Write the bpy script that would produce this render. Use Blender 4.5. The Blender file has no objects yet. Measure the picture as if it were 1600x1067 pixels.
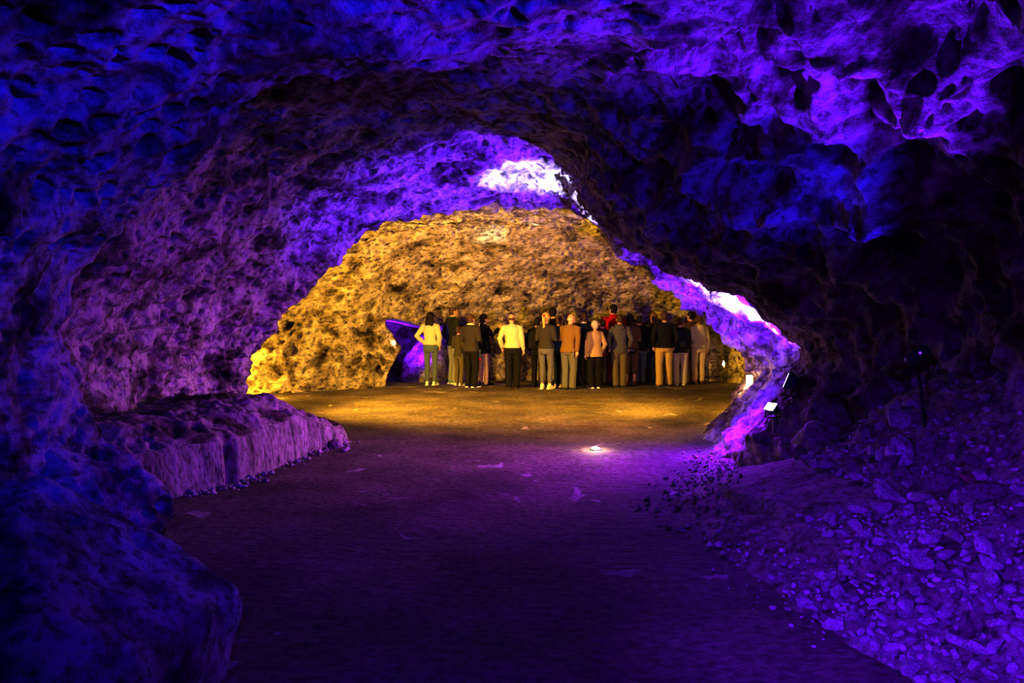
import bpy, bmesh, math, random, time
import numpy as np
from mathutils import Vector, Matrix, Euler

T0 = time.time()
DEBUG = False
C = bpy.context.scene.collection
rng = np.random.default_rng(7)
random.seed(7)
F = 1244.0
CAMZ = 1.6
HORIZON = 497.0
PITCH = math.atan((533.5 - HORIZON) / F)
SP, CP = math.sin(PITCH), math.cos(PITCH)


def at(px, py, Y):
    """world point on the sight line of a photo pixel, at distance Y along the passage"""
    x = (px - 800.0) / F
    y = -(py - 533.5) / F
    d = np.array([x, CP + y * SP, -SP + y * CP])
    return np.array([0, 0, CAMZ]) + d * (Y / d[1])


def ground(px, py, z=0.0):
    x = (px - 800.0) / F
    y = -(py - 533.5) / F
    d = np.array([x, CP + y * SP, -SP + y * CP])
    return np.array([0, 0, CAMZ]) + d * ((z - CAMZ) / d[2])


# ---------------------------------------------------------------- noise
def _hash(ix, iy, iz, seed):
    h = (ix.astype(np.int64) * 374761393 + iy.astype(np.int64) * 668265263 + iz.astype(np.int64) * 2147483647 + seed * 974711) & 0xFFFFFFFF
    h = ((h ^ (h >> 13)) * 1274126177) & 0xFFFFFFFF
    h = ((h ^ (h >> 16)) * 2246822519) & 0xFFFFFFFF
    return h ^ (h >> 15)


def noise(p, seed=0):
    """value-gradient noise in about -1..1"""
    i = np.floor(p)
    f = p - i
    i = i.astype(np.int64)
    u = f * f * f * (f * (f * 6 - 15) + 10)
    out = 0.0
    for dx in (0, 1):
        wx = u[:, 0] if dx else 1 - u[:, 0]
        for dy in (0, 1):
            wy = u[:, 1] if dy else 1 - u[:, 1]
            for dz in (0, 1):
                wz = u[:, 2] if dz else 1 - u[:, 2]
                h = _hash(i[:, 0] + dx, i[:, 1] + dy, i[:, 2] + dz, seed)
                gx = ((h & 1023) / 511.5 - 1)
                gy = (((h >> 10) & 1023) / 511.5 - 1)
                gz = (((h >> 20) & 1023) / 511.5 - 1)
                g = gx * (f[:, 0] - dx) + gy * (f[:, 1] - dy) + gz * (f[:, 2] - dz)
                out = out + wx * wy * wz * g
    return out * 1.35


def fbm(p, octs=4, seed=0, gain=0.5):
    a, s, t = 1.0, 0.0, 0.0
    q = p.copy()
    for k in range(octs):
        s = s + a * noise(q, seed + k * 17)
        t += a
        a *= gain
        q = q * 2.03 + 3.7
    return s / t


def ridge(p, octs=3, seed=0):
    a, s, t = 1.0, 0.0, 0.0
    q = p.copy()
    for k in range(octs):
        s = s + a * (1 - 2.2 * np.abs(noise(q, seed + k * 13)))
        t += a
        a *= 0.5
        q = q * 2.1 + 1.3
    return s / t


def worley(p, seed=0):
    i = np.floor(p).astype(np.int64)
    f1 = np.full(len(p), 9.0)
    f2 = np.full(len(p), 9.0)
    for dx in (-1, 0, 1):
        for dy in (-1, 0, 1):
            for dz in (-1, 0, 1):
                cx, cy, cz = i[:, 0] + dx, i[:, 1] + dy, i[:, 2] + dz
                h = _hash(cx, cy, cz, seed)
                qx = cx + (h & 1023) / 1023.0
                qy = cy + ((h >> 10) & 1023) / 1023.0
                qz = cz + ((h >> 20) & 1023) / 1023.0
                d = (p[:, 0] - qx) ** 2 + (p[:, 1] - qy) ** 2 + (p[:, 2] - qz) ** 2
                f2 = np.minimum(f2, np.maximum(f1, d))
                f1 = np.minimum(f1, d)
    return np.sqrt(f1), np.sqrt(f2)


def sstep(x, a, b):
    t = np.clip((x - a) / (b - a), 0, 1)
    return t * t * (3 - 2 * t)


def pchip(K, t):
    """monotone cubic through K[0..n-1] (any trailing shape) at params t"""
    K = np.asarray(K, float)
    n = len(K)
    d = K[1:] - K[:-1]
    m = np.zeros_like(K)
    a, b = d[:-1], d[1:]
    prod = a * b
    with np.errstate(divide='ignore', invalid='ignore'):
        m[1:-1] = np.where(prod > 0, 2 * prod / (a + b + 1e-30 * np.sign(a + b)), 0)
    m[0], m[-1] = d[0], d[-1]
    i = np.clip(np.floor(t).astype(int), 0, n - 2)
    u = (t - i).reshape((-1,) + (1,) * (K.ndim - 1))
    h00 = 2 * u ** 3 - 3 * u ** 2 + 1
    h10 = u ** 3 - 2 * u ** 2 + u
    h01 = -2 * u ** 3 + 3 * u ** 2
    h11 = u ** 3 - u ** 2
    return h00 * K[i] + h10 * m[i] + h01 * K[i + 1] + h11 * m[i + 1]


def catmull(K, t):
    K = np.asarray(K, float)
    n = len(K)
    m = np.zeros_like(K)
    m[1:-1] = (K[2:] - K[:-2]) * 0.5
    m[0], m[-1] = K[1] - K[0], K[-1] - K[-2]
    i = np.clip(np.floor(t).astype(int), 0, n - 2)
    u = (t - i).reshape((-1,) + (1,) * (K.ndim - 1))
    return ((2 * u ** 3 - 3 * u ** 2 + 1) * K[i] + (u ** 3 - 2 * u ** 2 + u) * m[i]
            + (-2 * u ** 3 + 3 * u ** 2) * K[i + 1] + (u ** 3 - u ** 2) * m[i + 1])


def seg_params(lengths, res):
    out = [0.0]
    for k, L in enumerate(lengths):
        n = max(1, int(math.ceil(L / res)))
        out += [k + (j + 1) / n for j in range(n)]
    return np.array(out)


# ---------------------------------------------------------------- mesh + object helpers
def mesh_np(name, V, Q, smooth=True):
    me = bpy.data.meshes.new(name)
    V = np.ascontiguousarray(V, dtype=np.float32)
    Q = np.ascontiguousarray(Q, dtype=np.int32)
    k = Q.shape[1]
    me.vertices.add(len(V))
    me.vertices.foreach_set('co', V.ravel())
    me.loops.add(len(Q) * k)
    me.loops.foreach_set('vertex_index', Q.ravel())
    me.polygons.add(len(Q))
    me.polygons.foreach_set('loop_start', np.arange(0, len(Q) * k, k, dtype=np.int32))
    me.polygons.foreach_set('use_smooth', np.full(len(Q), smooth))
    me.update(calc_edges=True)
    me.validate()
    return me


def grid_quads(nr, nc):
    r, c = np.meshgrid(np.arange(nr - 1), np.arange(nc - 1), indexing='ij')
    a = r * nc + c
    return np.stack([a, a + 1, a + nc + 1, a + nc], -1).reshape(-1, 4)


def grid_normals(P):
    du = np.gradient(P, axis=0)
    dv = np.gradient(P, axis=1)
    n = np.cross(du, dv)
    return n / (np.linalg.norm(n, axis=-1, keepdims=True) + 1e-12)


def link(name, me, mat=None, parent=None, kind=None, label=None, cat=None, group=None):
    o = bpy.data.objects.new(name, me)
    C.objects.link(o)
    if mat is not None and me is not None:
        if len(me.materials) == 0:
            me.materials.append(mat)
        else:
            me.materials[0] = mat
    if parent is not None:
        o.parent = parent
    tag(o, label, cat, group, kind)
    return o


def tag(o, label=None, cat=None, group=None, kind=None):
    for k, v in (('label', label), ('category', cat), ('group', group), ('kind', kind)):
        if v:
            o[k] = v


def thing(name, label, cat, loc=(0, 0, 0), rotz=0.0, group=None):
    o = bpy.data.objects.new(name, None)
    o.empty_display_size = 0.1
    C.objects.link(o)
    o.location = loc
    o.rotation_euler = (0, 0, rotz)
    tag(o, label, cat, group)
    return o


# ---------------------------------------------------------------- materials
def new_mat(name):
    m = bpy.data.materials.new(name)
    m.use_nodes = True
    nt = m.node_tree
    bs = nt.nodes['Principled BSDF']
    return m, nt, bs


def ramp(nt, stops):
    r = nt.nodes.new('ShaderNodeValToRGB')
    e = r.color_ramp.elements
    while len(e) < len(stops):
        e.new(0.5)
    for k, (p, c) in enumerate(stops):
        e[k].position = p
        e[k].color = (*c, 1) if len(c) == 3 else c
    return r


def rock_mat(name, light, dark, deep, scale=1.0, bump=0.35, strat=1.0, pits=1.0, rough=0.9):
    m, nt, bs = new_mat(name)
    N, L = nt.nodes, nt.links
    tc = N.new('ShaderNodeTexCoord')
    mp = N.new('ShaderNodeMapping')
    mp.inputs['Scale'].default_value = (scale, scale, scale * strat)
    L.new(tc.outputs['Object'], mp.inputs['Vector'])

    def nz(s, det, rg, dist=0.0):
        n = N.new('ShaderNodeTexNoise')
        n.inputs['Scale'].default_value = s
        n.inputs['Detail'].default_value = det
        n.inputs['Roughness'].default_value = rg
        n.inputs['Distortion'].default_value = dist
        L.new(mp.outputs[0], n.inputs['Vector'])
        return n
    n1 = nz(2.2, 8, 0.62, 0.4)
    n2 = nz(11, 6, 0.7)
    n3 = nz(45, 4, 0.7)
    vo = N.new('ShaderNodeTexVoronoi')
    vo.feature = 'F1'
    vo.inputs['Scale'].default_value = 7.5
    wv = N.new('ShaderNodeVectorMath')
    wv.operation = 'MULTIPLY_ADD'
    wv.inputs[1].default_value = (0.12, 0.12, 0.12)
    L.new(n2.outputs['Color'], wv.inputs[0])
    L.new(mp.outputs[0], wv.inputs[2])
    L.new(wv.outputs[0], vo.inputs['Vector'])
    pit = N.new('ShaderNodeMapRange')
    pit.inputs['From Min'].default_value = 0.10
    pit.inputs['From Max'].default_value = 0.36
    L.new(vo.outputs['Distance'], pit.inputs['Value'])
    # colour: pale stone, dark patches deepened for shadow contrast, shade painted into pits
    r1 = ramp(nt, [(0.32, deep), (0.43, dark), (0.54, light), (0.74, tuple(min(1, c * 1.15) for c in light))])
    L.new(n1.outputs['Fac'], r1.inputs['Fac'])
    r2 = ramp(nt, [(0.36, (0.12, 0.10, 0.09)), (0.52, (1, 1, 1))])
    L.new(n2.outputs['Fac'], r2.inputs['Fac'])
    mx = N.new('ShaderNodeMix')
    mx.data_type = 'RGBA'
    mx.blend_type = 'MULTIPLY'
    mx.inputs['Factor'].default_value = 0.85
    L.new(r1.outputs[0], mx.inputs['A'])
    L.new(r2.outputs[0], mx.inputs['B'])
    # only some of the cells are pits
    gate = N.new('ShaderNodeMath')
    gate.operation = 'GREATER_THAN'
    gate.inputs[1].default_value = 0.62
    sep = N.new('ShaderNodeSeparateColor')
    L.new(vo.outputs['Color'], sep.inputs[0])
    L.new(sep.outputs[0], gate.inputs[0])
    inv = N.new('ShaderNodeMath')
    inv.operation = 'SUBTRACT'
    inv.inputs[0].default_value = 1.0
    L.new(pit.outputs[0], inv.inputs[1])
    pg = N.new('ShaderNodeMath')
    pg.operation = 'MULTIPLY'
    L.new(inv.outputs[0], pg.inputs[0])
    L.new(gate.outputs[0], pg.inputs[1])
    pm = N.new('ShaderNodeMath')
    pm.operation = 'MULTIPLY'
    pm.inputs[1].default_value = 0.9 * pits
    L.new(pg.outputs[0], pm.inputs[0])
    mx2 = N.new('ShaderNodeMix')
    mx2.data_type = 'RGBA'
    L.new(pm.outputs[0], mx2.inputs['Factor'])
    L.new(mx.outputs['Result'], mx2.inputs['A'])
    mx2.inputs['B'].default_value = (*deep, 1)
    L.new(mx2.outputs['Result'], bs.inputs['Base Color'])
    # bump
    a = N.new('ShaderNodeMath')
    a.operation = 'MULTIPLY_ADD'
    a.inputs[1].default_value = 0.35
    L.new(n3.outputs['Fac'], a.inputs[0])
    L.new(n2.outputs['Fac'], a.inputs[2])
    b = N.new('ShaderNodeMath')
    b.operation = 'MULTIPLY_ADD'
    b.inputs[1].default_value = -0.9 * pits
    L.new(pg.outputs[0], b.inputs[0])
    L.new(a.outputs[0], b.inputs[2])
    bp = N.new('ShaderNodeBump')
    bp.inputs['Strength'].default_value = bump
    bp.inputs['Distance'].default_value = 0.08
    L.new(b.outputs[0], bp.inputs['Height'])
    L.new(bp.outputs[0], bs.inputs['Normal'])
    bs.inputs['Roughness'].default_value = rough
    bs.inputs['Specular IOR Level'].default_value = 0.15
    return m


def plain_mat(name, col, rough=0.7, metal=0.0, var=0.25, nscale=30, bump=0.0, spec=0.3, detail=3):
    m, nt, bs = new_mat(name)
    N, L = nt.nodes, nt.links
    tc = N.new('ShaderNodeTexCoord')
    n = N.new('ShaderNodeTexNoise')
    n.inputs['Scale'].default_value = nscale
    n.inputs['Detail'].default_value = detail
    L.new(tc.outputs['Object'], n.inputs['Vector'])
    r = ramp(nt, [(0.3, tuple(c * (1 - var) for c in col)), (0.7, tuple(min(1, c * (1 + var)) for c in col))])
    L.new(n.outputs['Fac'], r.inputs['Fac'])
    L.new(r.outputs[0], bs.inputs['Base Color'])
    bs.inputs['Roughness'].default_value = rough
    bs.inputs['Metallic'].default_value = metal
    bs.inputs['Specular IOR Level'].default_value = spec
    if bump:
        b = N.new('ShaderNodeBump')
        b.inputs['Strength'].default_value = bump
        b.inputs['Distance'].default_value = 0.01
        L.new(n.outputs['Fac'], b.inputs['Height'])
        L.new(b.outputs[0], bs.inputs['Normal'])
    return m


def glow_mat(name, col, strength):
    m, nt, bs = new_mat(name)
    bs.inputs['Base Color'].default_value = (0.8, 0.8, 0.8, 1)
    bs.inputs['Emission Color'].default_value = (*col, 1)
    bs.inputs['Emission Strength'].default_value = strength
    return m
# ================================================================ the cave shell
LIME = rock_mat('limestone', (0.50, 0.45, 0.38), (0.20, 0.16, 0.13), (0.03, 0.022, 0.02), 1.0, 0.5, 1.25)
LIME_R = rock_mat('dark_limestone', (0.40, 0.33, 0.31), (0.15, 0.10, 0.09), (0.03, 0.022, 0.02), 0.9, 0.5, 1.0, 0.6)
LIME_C = rock_mat('ochre_limestone', (0.58, 0.49, 0.35), (0.34, 0.27, 0.17), (0.035, 0.025, 0.015), 0.9, 0.6, 1.5)


def ring(Y, pts):
    """pts: photo pixels (optionally with their own distance)"""
    return [at(p[0], p[1], p[2] if len(p) > 2 else Y) for p in pts]


def ringw(Y, pts):
    return [np.array([x, Y, z]) for x, z in pts]


back = [(-2.6, -.5), (-2.75, 0), (-2.85, .5), (-2.9, 1.0), (-2.85, 1.4), (-2.7, 1.85), (-2.45, 2.25), (-1.9, 2.65), (-1.2, 2.95), (-.3, 3.08),
        (.7, 3.12), (1.6, 3.1), (2.5, 2.9), (3.2, 2.5), (3.6, 1.95), (3.8, 1.2), (3.8, .2), (3.7, -.5)]
chamber = [(-6.6, -.5), (-6.7, 0), (-6.7, .6), (-6.5, 1.2), (-6.1, 1.8), (-5.4, 2.45), (-4.3, 3.0), (-3.0, 3.35), (-1.6, 3.5), (-.3, 3.55),
           (1.0, 3.55), (2.3, 3.4), (3.6, 3.1), (4.8, 2.6), (5.7, 1.9), (6.2, 1.2), (6.5, .2), (6.5, -.5)]
RINGS = [
    (-4.5, ringw(-4.5, back)),
    (0, ringw(0, back)),
    (2.6, ringw(2.6, [(x * 1.0, z if z < 2.4 else z + .03) for x, z in back])),
    (4.0, ringw(4.0, [(x * 0.97 if x < 0 else x, z if z < 2.4 else z + .06) for x, z in back])),
    (4.9, ring(4.9, [(215, 1050), (240, 903), (262, 778), (152, 690), (84, 560), (126, 395), (205, 335), (285, 245), (455, 125), (660, 100),
                     (900, 62), (1100, 62), (1330, 110), (1520, 215), (1650, 360), (1700, 600), (1720, 903), (1700, 1050)])),
    (5.35, ring(5.35, [(60, 980), (60, 852), (20, 740), (-20, 620), (-30, 500), (20, 360), (110, 250), (220, 150), (420, 55), (650, 75),
                     (880, 80), (1080, 95), (1290, 160), (1470, 275), (1585, 400), (1625, 580), (1640, 852), (1630, 980)])),
    (6.7, ring(6.7, [(100, 900), (120, 794), (105, 700), (100, 610), (120, 490), (170, 395), (250, 305), (365, 222), (520, 160), (670, 135),
                     (820, 125), (980, 165), (1115, 265), (1270, 375), (1400, 480), (1450, 600), (1440, 794), (1430, 900)])),
    (8.2, ring(8.2, [(200, 830), (205, 740), (190, 680), (180, 600), (215, 500), (280, 410), (360, 332), (465, 265), (600, 207), (720, 180),
                     (892, 198), (944, 300), (1008, 388), (1130, 440), (1240, 505), (1268, 575), (1165, 735), (1150, 830)])),
    (10.0, ring(10.0, [(300, 780), (305, 697), (300, 650), (300, 590), (340, 530), (400, 450), (470, 375), (550, 320), (650, 282), (755, 256),
                       (880, 250), (922, 312), (985, 372), (1095, 420), (1205, 492), (1240, 570), (1120, 697), (1110, 780)])),
    (11.4, ring(11.4, [(370, 760, 10.7), (385, 680, 10.7), (375, 630, 10.7), (383, 580, 10.7), (410, 535, 10.7), (450, 478, 10.7), (510, 420, 10.8), (575, 363, 11), (660, 331), (770, 312),
                       (862, 319), (925, 342), (1000, 408), (1080, 473), (1148, 532), (1170, 578), (1128, 655), (1120, 740)])),
    (12.3, ring(12.3, [(250, 760), (250, 660), (230, 610), (240, 560), (260, 510), (310, 450), (400, 385), (520, 322), (640, 297), (770, 290),
                       (870, 297), (965, 320), (1075, 380), (1190, 450), (1280, 520), (1310, 580), (1300, 660), (1300, 740)])),
    (14.5, ringw(14.5, [(x * 0.92, z) for x, z in chamber])),
    (18.0, ringw(18.0, chamber)),
    (25.0, ringw(25.0, [(x, z - .1) for x, z in chamber])),
]
K = np.array([r[1] for r in RINGS])                      # rings x columns x 3
# dense sampling
collen = np.linalg.norm(np.diff(K, axis=1), axis=-1)[3:10].mean(0)
RES = 0.017
tc_ = seg_params(collen, RES)
rowlen = [2.0, 1.3, 1.2, 0.9, 0.9, 1.4, 1.9, 2.1, 1.7, 1.3, 1.3, 1.6, 3.0]
tr_ = seg_params(rowlen, RES * 1.05)
S = pchip(K, tr_)                                        # rows x cols x 3
S = np.moveaxis(catmull(np.moveaxis(S, 1, 0), tc_), 0, 1)
NR, NC = S.shape[:2]
nrm = grid_normals(S)
cen = S.copy()
cen[..., 0] = 0.0
cen[..., 2] = 1.2
sgn = np.sign(((cen - S) * nrm).sum(-1).mean())
nrm = nrm * sgn                                          # points into the passage
# blur normals so folds do not tangle
for _ in range(12):
    nrm[1:-1] = (nrm[:-2] + nrm[1:-1] * 2 + nrm[2:]) / 4
    nrm[:, 1:-1] = (nrm[:, :-2] + nrm[:, 1:-1] * 2 + nrm[:, 2:]) / 4
nrm /= np.linalg.norm(nrm, axis=-1, keepdims=True)
P = S.reshape(-1, 3)
colT = np.broadcast_to(tc_[None, :], (NR, NC)).ravel()
rightness = sstep(colT, 9.8, 11.5) * (0.30 + 0.70 * sstep(-P[:, 1], -8.0, -6.8))


def rock_disp(P, big=0.15, med=0.07, pit=0.06, strat=0.04, right=None, seed=0):
    w = P + 0.10 * np.stack([noise(P * 1.7, 71 + seed), noise(P * 1.7, 72 + seed), noise(P * 1.7, 73 + seed)], -1)
    w = w + 0.035 * np.stack([noise(P * 7, 74 + seed), noise(P * 7, 75 + seed), noise(P * 7, 76 + seed)], -1)
    d = big * fbm(w / 0.95, 3, 5 + seed)
    d += med * ridge(w / 0.42, 3, 31 + seed)
    d += strat * fbm(w / np.array([0.6, 0.6, 0.13]), 3, 57 + seed)
    g = fbm(w / 0.8, 2, 91 + seed)
    f1, f2 = worley(w / 0.19, 3 + seed)
    d -= pit * sstep(-f1, -0.40, -0.20) * sstep(g, -0.20, 0.15)          # solution holes
    d += 0.045 * np.clip(f2 - f1, 0, 0.45) * sstep(-g, -0.2, 0.3)         # angular chips
    f1, f2 = worley(w / 0.085, 4 + seed)
    d -= 0.4 * pit * sstep(-f1, -0.38, -0.15) * sstep(fbm(w / 0.35, 2, 97 + seed), -0.05, 0.2)
    f1b, _ = worley(w / 0.40, 9 + seed)
    sc = (f1b - 0.55)
    if right is not None:
        f1c, _ = worley(w / np.array([.75, .75, .5]), 19 + seed)
        d += right * (0.34 * sc + 0.40 * (f1c - .55)) + (1 - right) * 0.08 * sc
    else:
        d += 0.09 * sc
    d += 0.034 * fbm(w / 0.11, 4, 111 + seed, 0.62)
    return d


nearness = sstep(-P[:, 1], -7.0, -5.2)
disp = rock_disp(P, 0.19, 0.085 - 0.04 * nearness, 0.095 + 0.035 * nearness, 0.08 - 0.035 * nearness, rightness)
V = P + nrm.reshape(-1, 3) * disp[:, None]
Q = grid_quads(NR, NC)
if sgn < 0:
    Q = Q[:, ::-1]
VG = V.reshape(NR, NC, 3)


def sub_sheet(c0, c1):
    i0 = int(np.searchsorted(tc_, c0))
    i1 = int(np.searchsorted(tc_, c1))
    G = VG[:, i0:i1 + 1]
    q = grid_quads(NR, G.shape[1])
    if sgn < 0:
        q = q[:, ::-1]
    return G.reshape(-1, 3), q


for nm, a, b, mt in (('wall_left', 0, 6.0, LIME), ('ceiling', 6.0, 10.6, LIME), ('wall_right', 10.6, 17, LIME_R)):
    v, q = sub_sheet(a, b)
    link(nm, mesh_np(nm, v, q), mt, kind='structure')
print('shell', NR, NC, round(time.time() - T0, 1))

# ---------------------------------------------------------------- back wall of the chamber, with the low opening to the next passage
res = 0.026
xs = np.arange(-7.6, 7.2, res)
zs = np.arange(-0.5, 4.3, res)
Z, X = np.meshgrid(zs, xs, indexing='ij')
bx = [-8, -5.9, -5.0, -4.0, -3.3, -2.95, -2.5, -1.9, -1.0, 0, 2, 4, 5.2, 6.2, 7.5]
by = [16.0, 16.5, 16.9, 17.6, 18.2, 18.6, 19.2, 19.8, 20.2, 20.5, 20.7, 20.7, 20.2, 18.6, 17]
Yb = np.interp(X, bx, by)
for _ in range(6):
    Yb[:, 1:-1] = (Yb[:, :-2] + 2 * Yb[:, 1:-1] + Yb[:, 2:]) / 4
lean = np.clip(Z - 0.9, 0, None)
Y = Yb - 0.62 * lean ** 1.9 + 0.35 * np.clip(0.5 - Z, 0, 1) * 0.0
# rounded foot of the left pillar (undercut) and the opening
xl = -2.93 + 0.28 * np.exp(-((Z - 0.85) / 0.45) ** 2)
xr = -1.15 - 0.35 * np.clip(Z, 0, 2)
ztop = 1.44 + 0.10 * np.sin(X * 4)
inside = sstep(X - xl, -0.03, 0.05) * sstep(xr - X, -0.05, 0.1) * sstep(ztop - Z, -0.05, 0.05)
P = np.stack([X, Y, Z], -1).reshape(-1, 3)
amp = np.where(P[:, 0] < -2.2, 1.0, 0.75)
d = rock_disp(P, 0.28, 0.13, 0.19, 0.07, None, 40) * amp
f1, f2 = worley(P / 0.42 + 0.25 * np.stack([noise(P * 4, 1), noise(P * 4, 2), noise(P * 4, 3)], -1), 77)
d -= np.where(P[:, 0] < -1.6, 0.34, 0.12) * sstep(-f1, -0.46, -0.18) * sstep(fbm(P / .9, 2, 78), -.2, .1)
# the crease that runs up the vault
cr = (P[:, 0] - (-1.7 + (P[:, 2] - 1.9) * 1.35))
d += 0.22 * np.exp(-(cr / 0.55) ** 2) * sstep(P[:, 2], 1.5, 2.4) * np.where(cr < 0, 1, 0.5)
Yd = (P[:, 1] - d).reshape(Y.shape) + inside * 4.2
fr_ = np.clip((xr - X) / (xr - xl), 0, 1)
Xd = X - inside * 4.2 * (0.15 + 0.13 * fr_)
V = np.stack([Xd, Yd, Z], -1).reshape(-1, 3)
q = grid_quads(*X.shape)
link('wall_back', mesh_np('wall_back', V, q), LIME_C, kind='structure')

# ---------------------------------------------------------------- floor
def edge_x(Y):
    return np.interp(Y, [-5, 2, 3.5, 4.3, 5.2, 6.8, 7.6, 8.4, 9.5, 11, 12.5, 14, 30], [2.0, 1.9, 1.74, 1.56, 1.46, 1.38, 1.62, 2.0, 2.35, 2.75, 3.6, 9, 9])


_bd = np.array([-9, -0.1, 0.0, 0.3, 0.85, 1.5, 2.0, 2.5, 3.5, 5])
_bh = np.array([-.25, -.05, 0.0, 0.10, 0.24, 0.46, 0.95, 1.45, 1.9, 2.0])


def bank_h(X, Y):
    e = edge_x(Y)
    q = np.stack([X, Y, X * 0], -1).reshape(-1, 3)
    e = e + 0.10 * fbm(q / 0.5, 3, 201).reshape(X.shape)
    d = X - e
    h = np.interp(d, _bd, _bh)
    k = 1 + 0.75 * sstep(-Y, -5.4, -3.6)
    # no steep talus where the wall foot stands
    k = k * (1 - 0.75 * sstep(Y, 7.2, 8.6))
    h = np.where(h > 0, h * k, h)
    # small earth scarp
    s = sstep(d - 0.42 - 0.15 * noise(q / 0.8, 205).reshape(X.shape), -0.03, 0.05)
    h = h + 0.06 * s * sstep(-Y, -7.5, -6.5)
    h = h + 0.035 * fbm(q / 0.35, 4, 207).reshape(X.shape) * sstep(d, -0.1, 0.3)
    return h


def floor_h(X, Y):
    q = np.stack([X, Y, X * 0], -1).reshape(-1, 3)
    h = 0.014 * fbm(q / 0.9, 3, 301).reshape(X.shape) + 0.010 * fbm(q / np.array([0.13, 0.08, 1]), 3, 303).reshape(X.shape)
    drop = sstep(Y, 19.9, 20.6) * sstep(-X, 1.2, 1.7)
    return h - 0.32 * drop


ys = np.concatenate([np.arange(-4.5, 2.8, 0.12), np.geomspace(2.8, 26, 620)])
xs = np.concatenate([np.linspace(-8.5, -4.6, 50)[:-1], np.linspace(-4.6, 4.6, 420), np.linspace(4.6, 8.5, 50)[1:]])
Yf, Xf = np.meshgrid(ys, xs, indexing='ij')
V = np.stack([Xf, Yf, floor_h(Xf, Yf)], -1).reshape(-1, 3)

FLOOR, nt, bs = new_mat('trodden_earth')
N, L = nt.nodes, nt.links
tcn = N.new('ShaderNodeTexCoord')
n1 = N.new('ShaderNodeTexNoise'); n1.inputs['Scale'].default_value = 1.1; n1.inputs['Detail'].default_value = 7; n1.inputs['Roughness'].default_value = .6
L.new(tcn.outputs['Object'], n1.inputs['Vector'])
mp = N.new('ShaderNodeMapping'); mp.inputs['Scale'].default_value = (9, 13, 8)
L.new(tcn.outputs['Object'], mp.inputs['Vector'])
n2 = N.new('ShaderNodeTexNoise'); n2.inputs['Scale'].default_value = 1.6; n2.inputs['Detail'].default_value = 6; n2.inputs['Roughness'].default_value = .7
L.new(mp.outputs[0], n2.inputs['Vector'])
n3 = N.new('ShaderNodeTexNoise'); n3.inputs['Scale'].default_value = 1.7; n3.inputs['Detail'].default_value = 3; n3.inputs['Distortion'].default_value = .8
mp3 = N.new('ShaderNodeMapping'); mp3.inputs['Location'].default_value = (3.1, 1.7, 0); mp3.inputs['Scale'].default_value = (1, .8, 1)
L.new(tcn.outputs['Object'], mp3.inputs['Vector']); L.new(mp3.outputs[0], n3.inputs['Vector'])
r1 = ramp(nt, [(0.35, (0.13, 0.10, 0.085)), (0.65, (0.27, 0.215, 0.175))]); L.new(n1.outputs['Fac'], r1.inputs['Fac'])
r2 = ramp(nt, [(0.36, (0.36, 0.33, 0.31)), (0.6, (1.1, 1.1, 1.1))]); L.new(n2.outputs['Fac'], r2.inputs['Fac'])
mx = N.new('ShaderNodeMix'); mx.data_type = 'RGBA'; mx.blend_type = 'MULTIPLY'; mx.inputs['Factor'].default_value = .9
L.new(r1.outputs[0], mx.inputs['A']); L.new(r2.outputs[0], mx.inputs['B'])
r3 = ramp(nt, [(0.665, (0, 0, 0)), (0.685, (1, 1, 1))]); L.new(n3.outputs['Fac'], r3.inputs['Fac'])   # pale worn patches of bare rock
mx2 = N.new('ShaderNodeMix'); mx2.data_type = 'RGBA'; L.new(r3.outputs[0], mx2.inputs['Factor'])
L.new(mx.outputs['Result'], mx2.inputs['A']); mx2.inputs['B'].default_value = (.42, .36, .34, 1)
L.new(mx2.outputs['Result'], bs.inputs['Base Color'])
bs.inputs['Roughness'].default_value = .85; bs.inputs['Specular IOR Level'].default_value = .2
bp = N.new('ShaderNodeBump'); bp.inputs['Strength'].default_value = .9; bp.inputs['Distance'].default_value = .04
L.new(n2.outputs['Fac'], bp.inputs['Height']); L.new(bp.outputs[0], bs.inputs['Normal'])
link('floor', mesh_np('floor', V, grid_quads(*Xf.shape)), FLOOR, kind='structure')

# earth and rubble bank on the right
EARTH = rock_mat('bank_earth', (0.34, 0.28, 0.25), (0.22, 0.17, 0.15), (0.10, 0.07, 0.06), 2.0, 0.5, 1.0, 0.35)
ys = np.concatenate([np.arange(-3.5, 2.6, 0.10), np.geomspace(2.6, 12.8, 520)])
xs = np.concatenate([np.linspace(1.0, 3.4, 200)[:-1], np.linspace(3.4, 4.2, 40)])
Yk, Xk = np.meshgrid(ys, xs, indexing='ij')
hb = bank_h(Xk, Yk)
V = np.stack([Xk, Yk, hb], -1).reshape(-1, 3)
link('earth_bank', mesh_np('earth_bank', V, grid_quads(*Xk.shape)), EARTH, label='sloping bank of loose earth rising right of the path', cat='bank')

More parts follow.
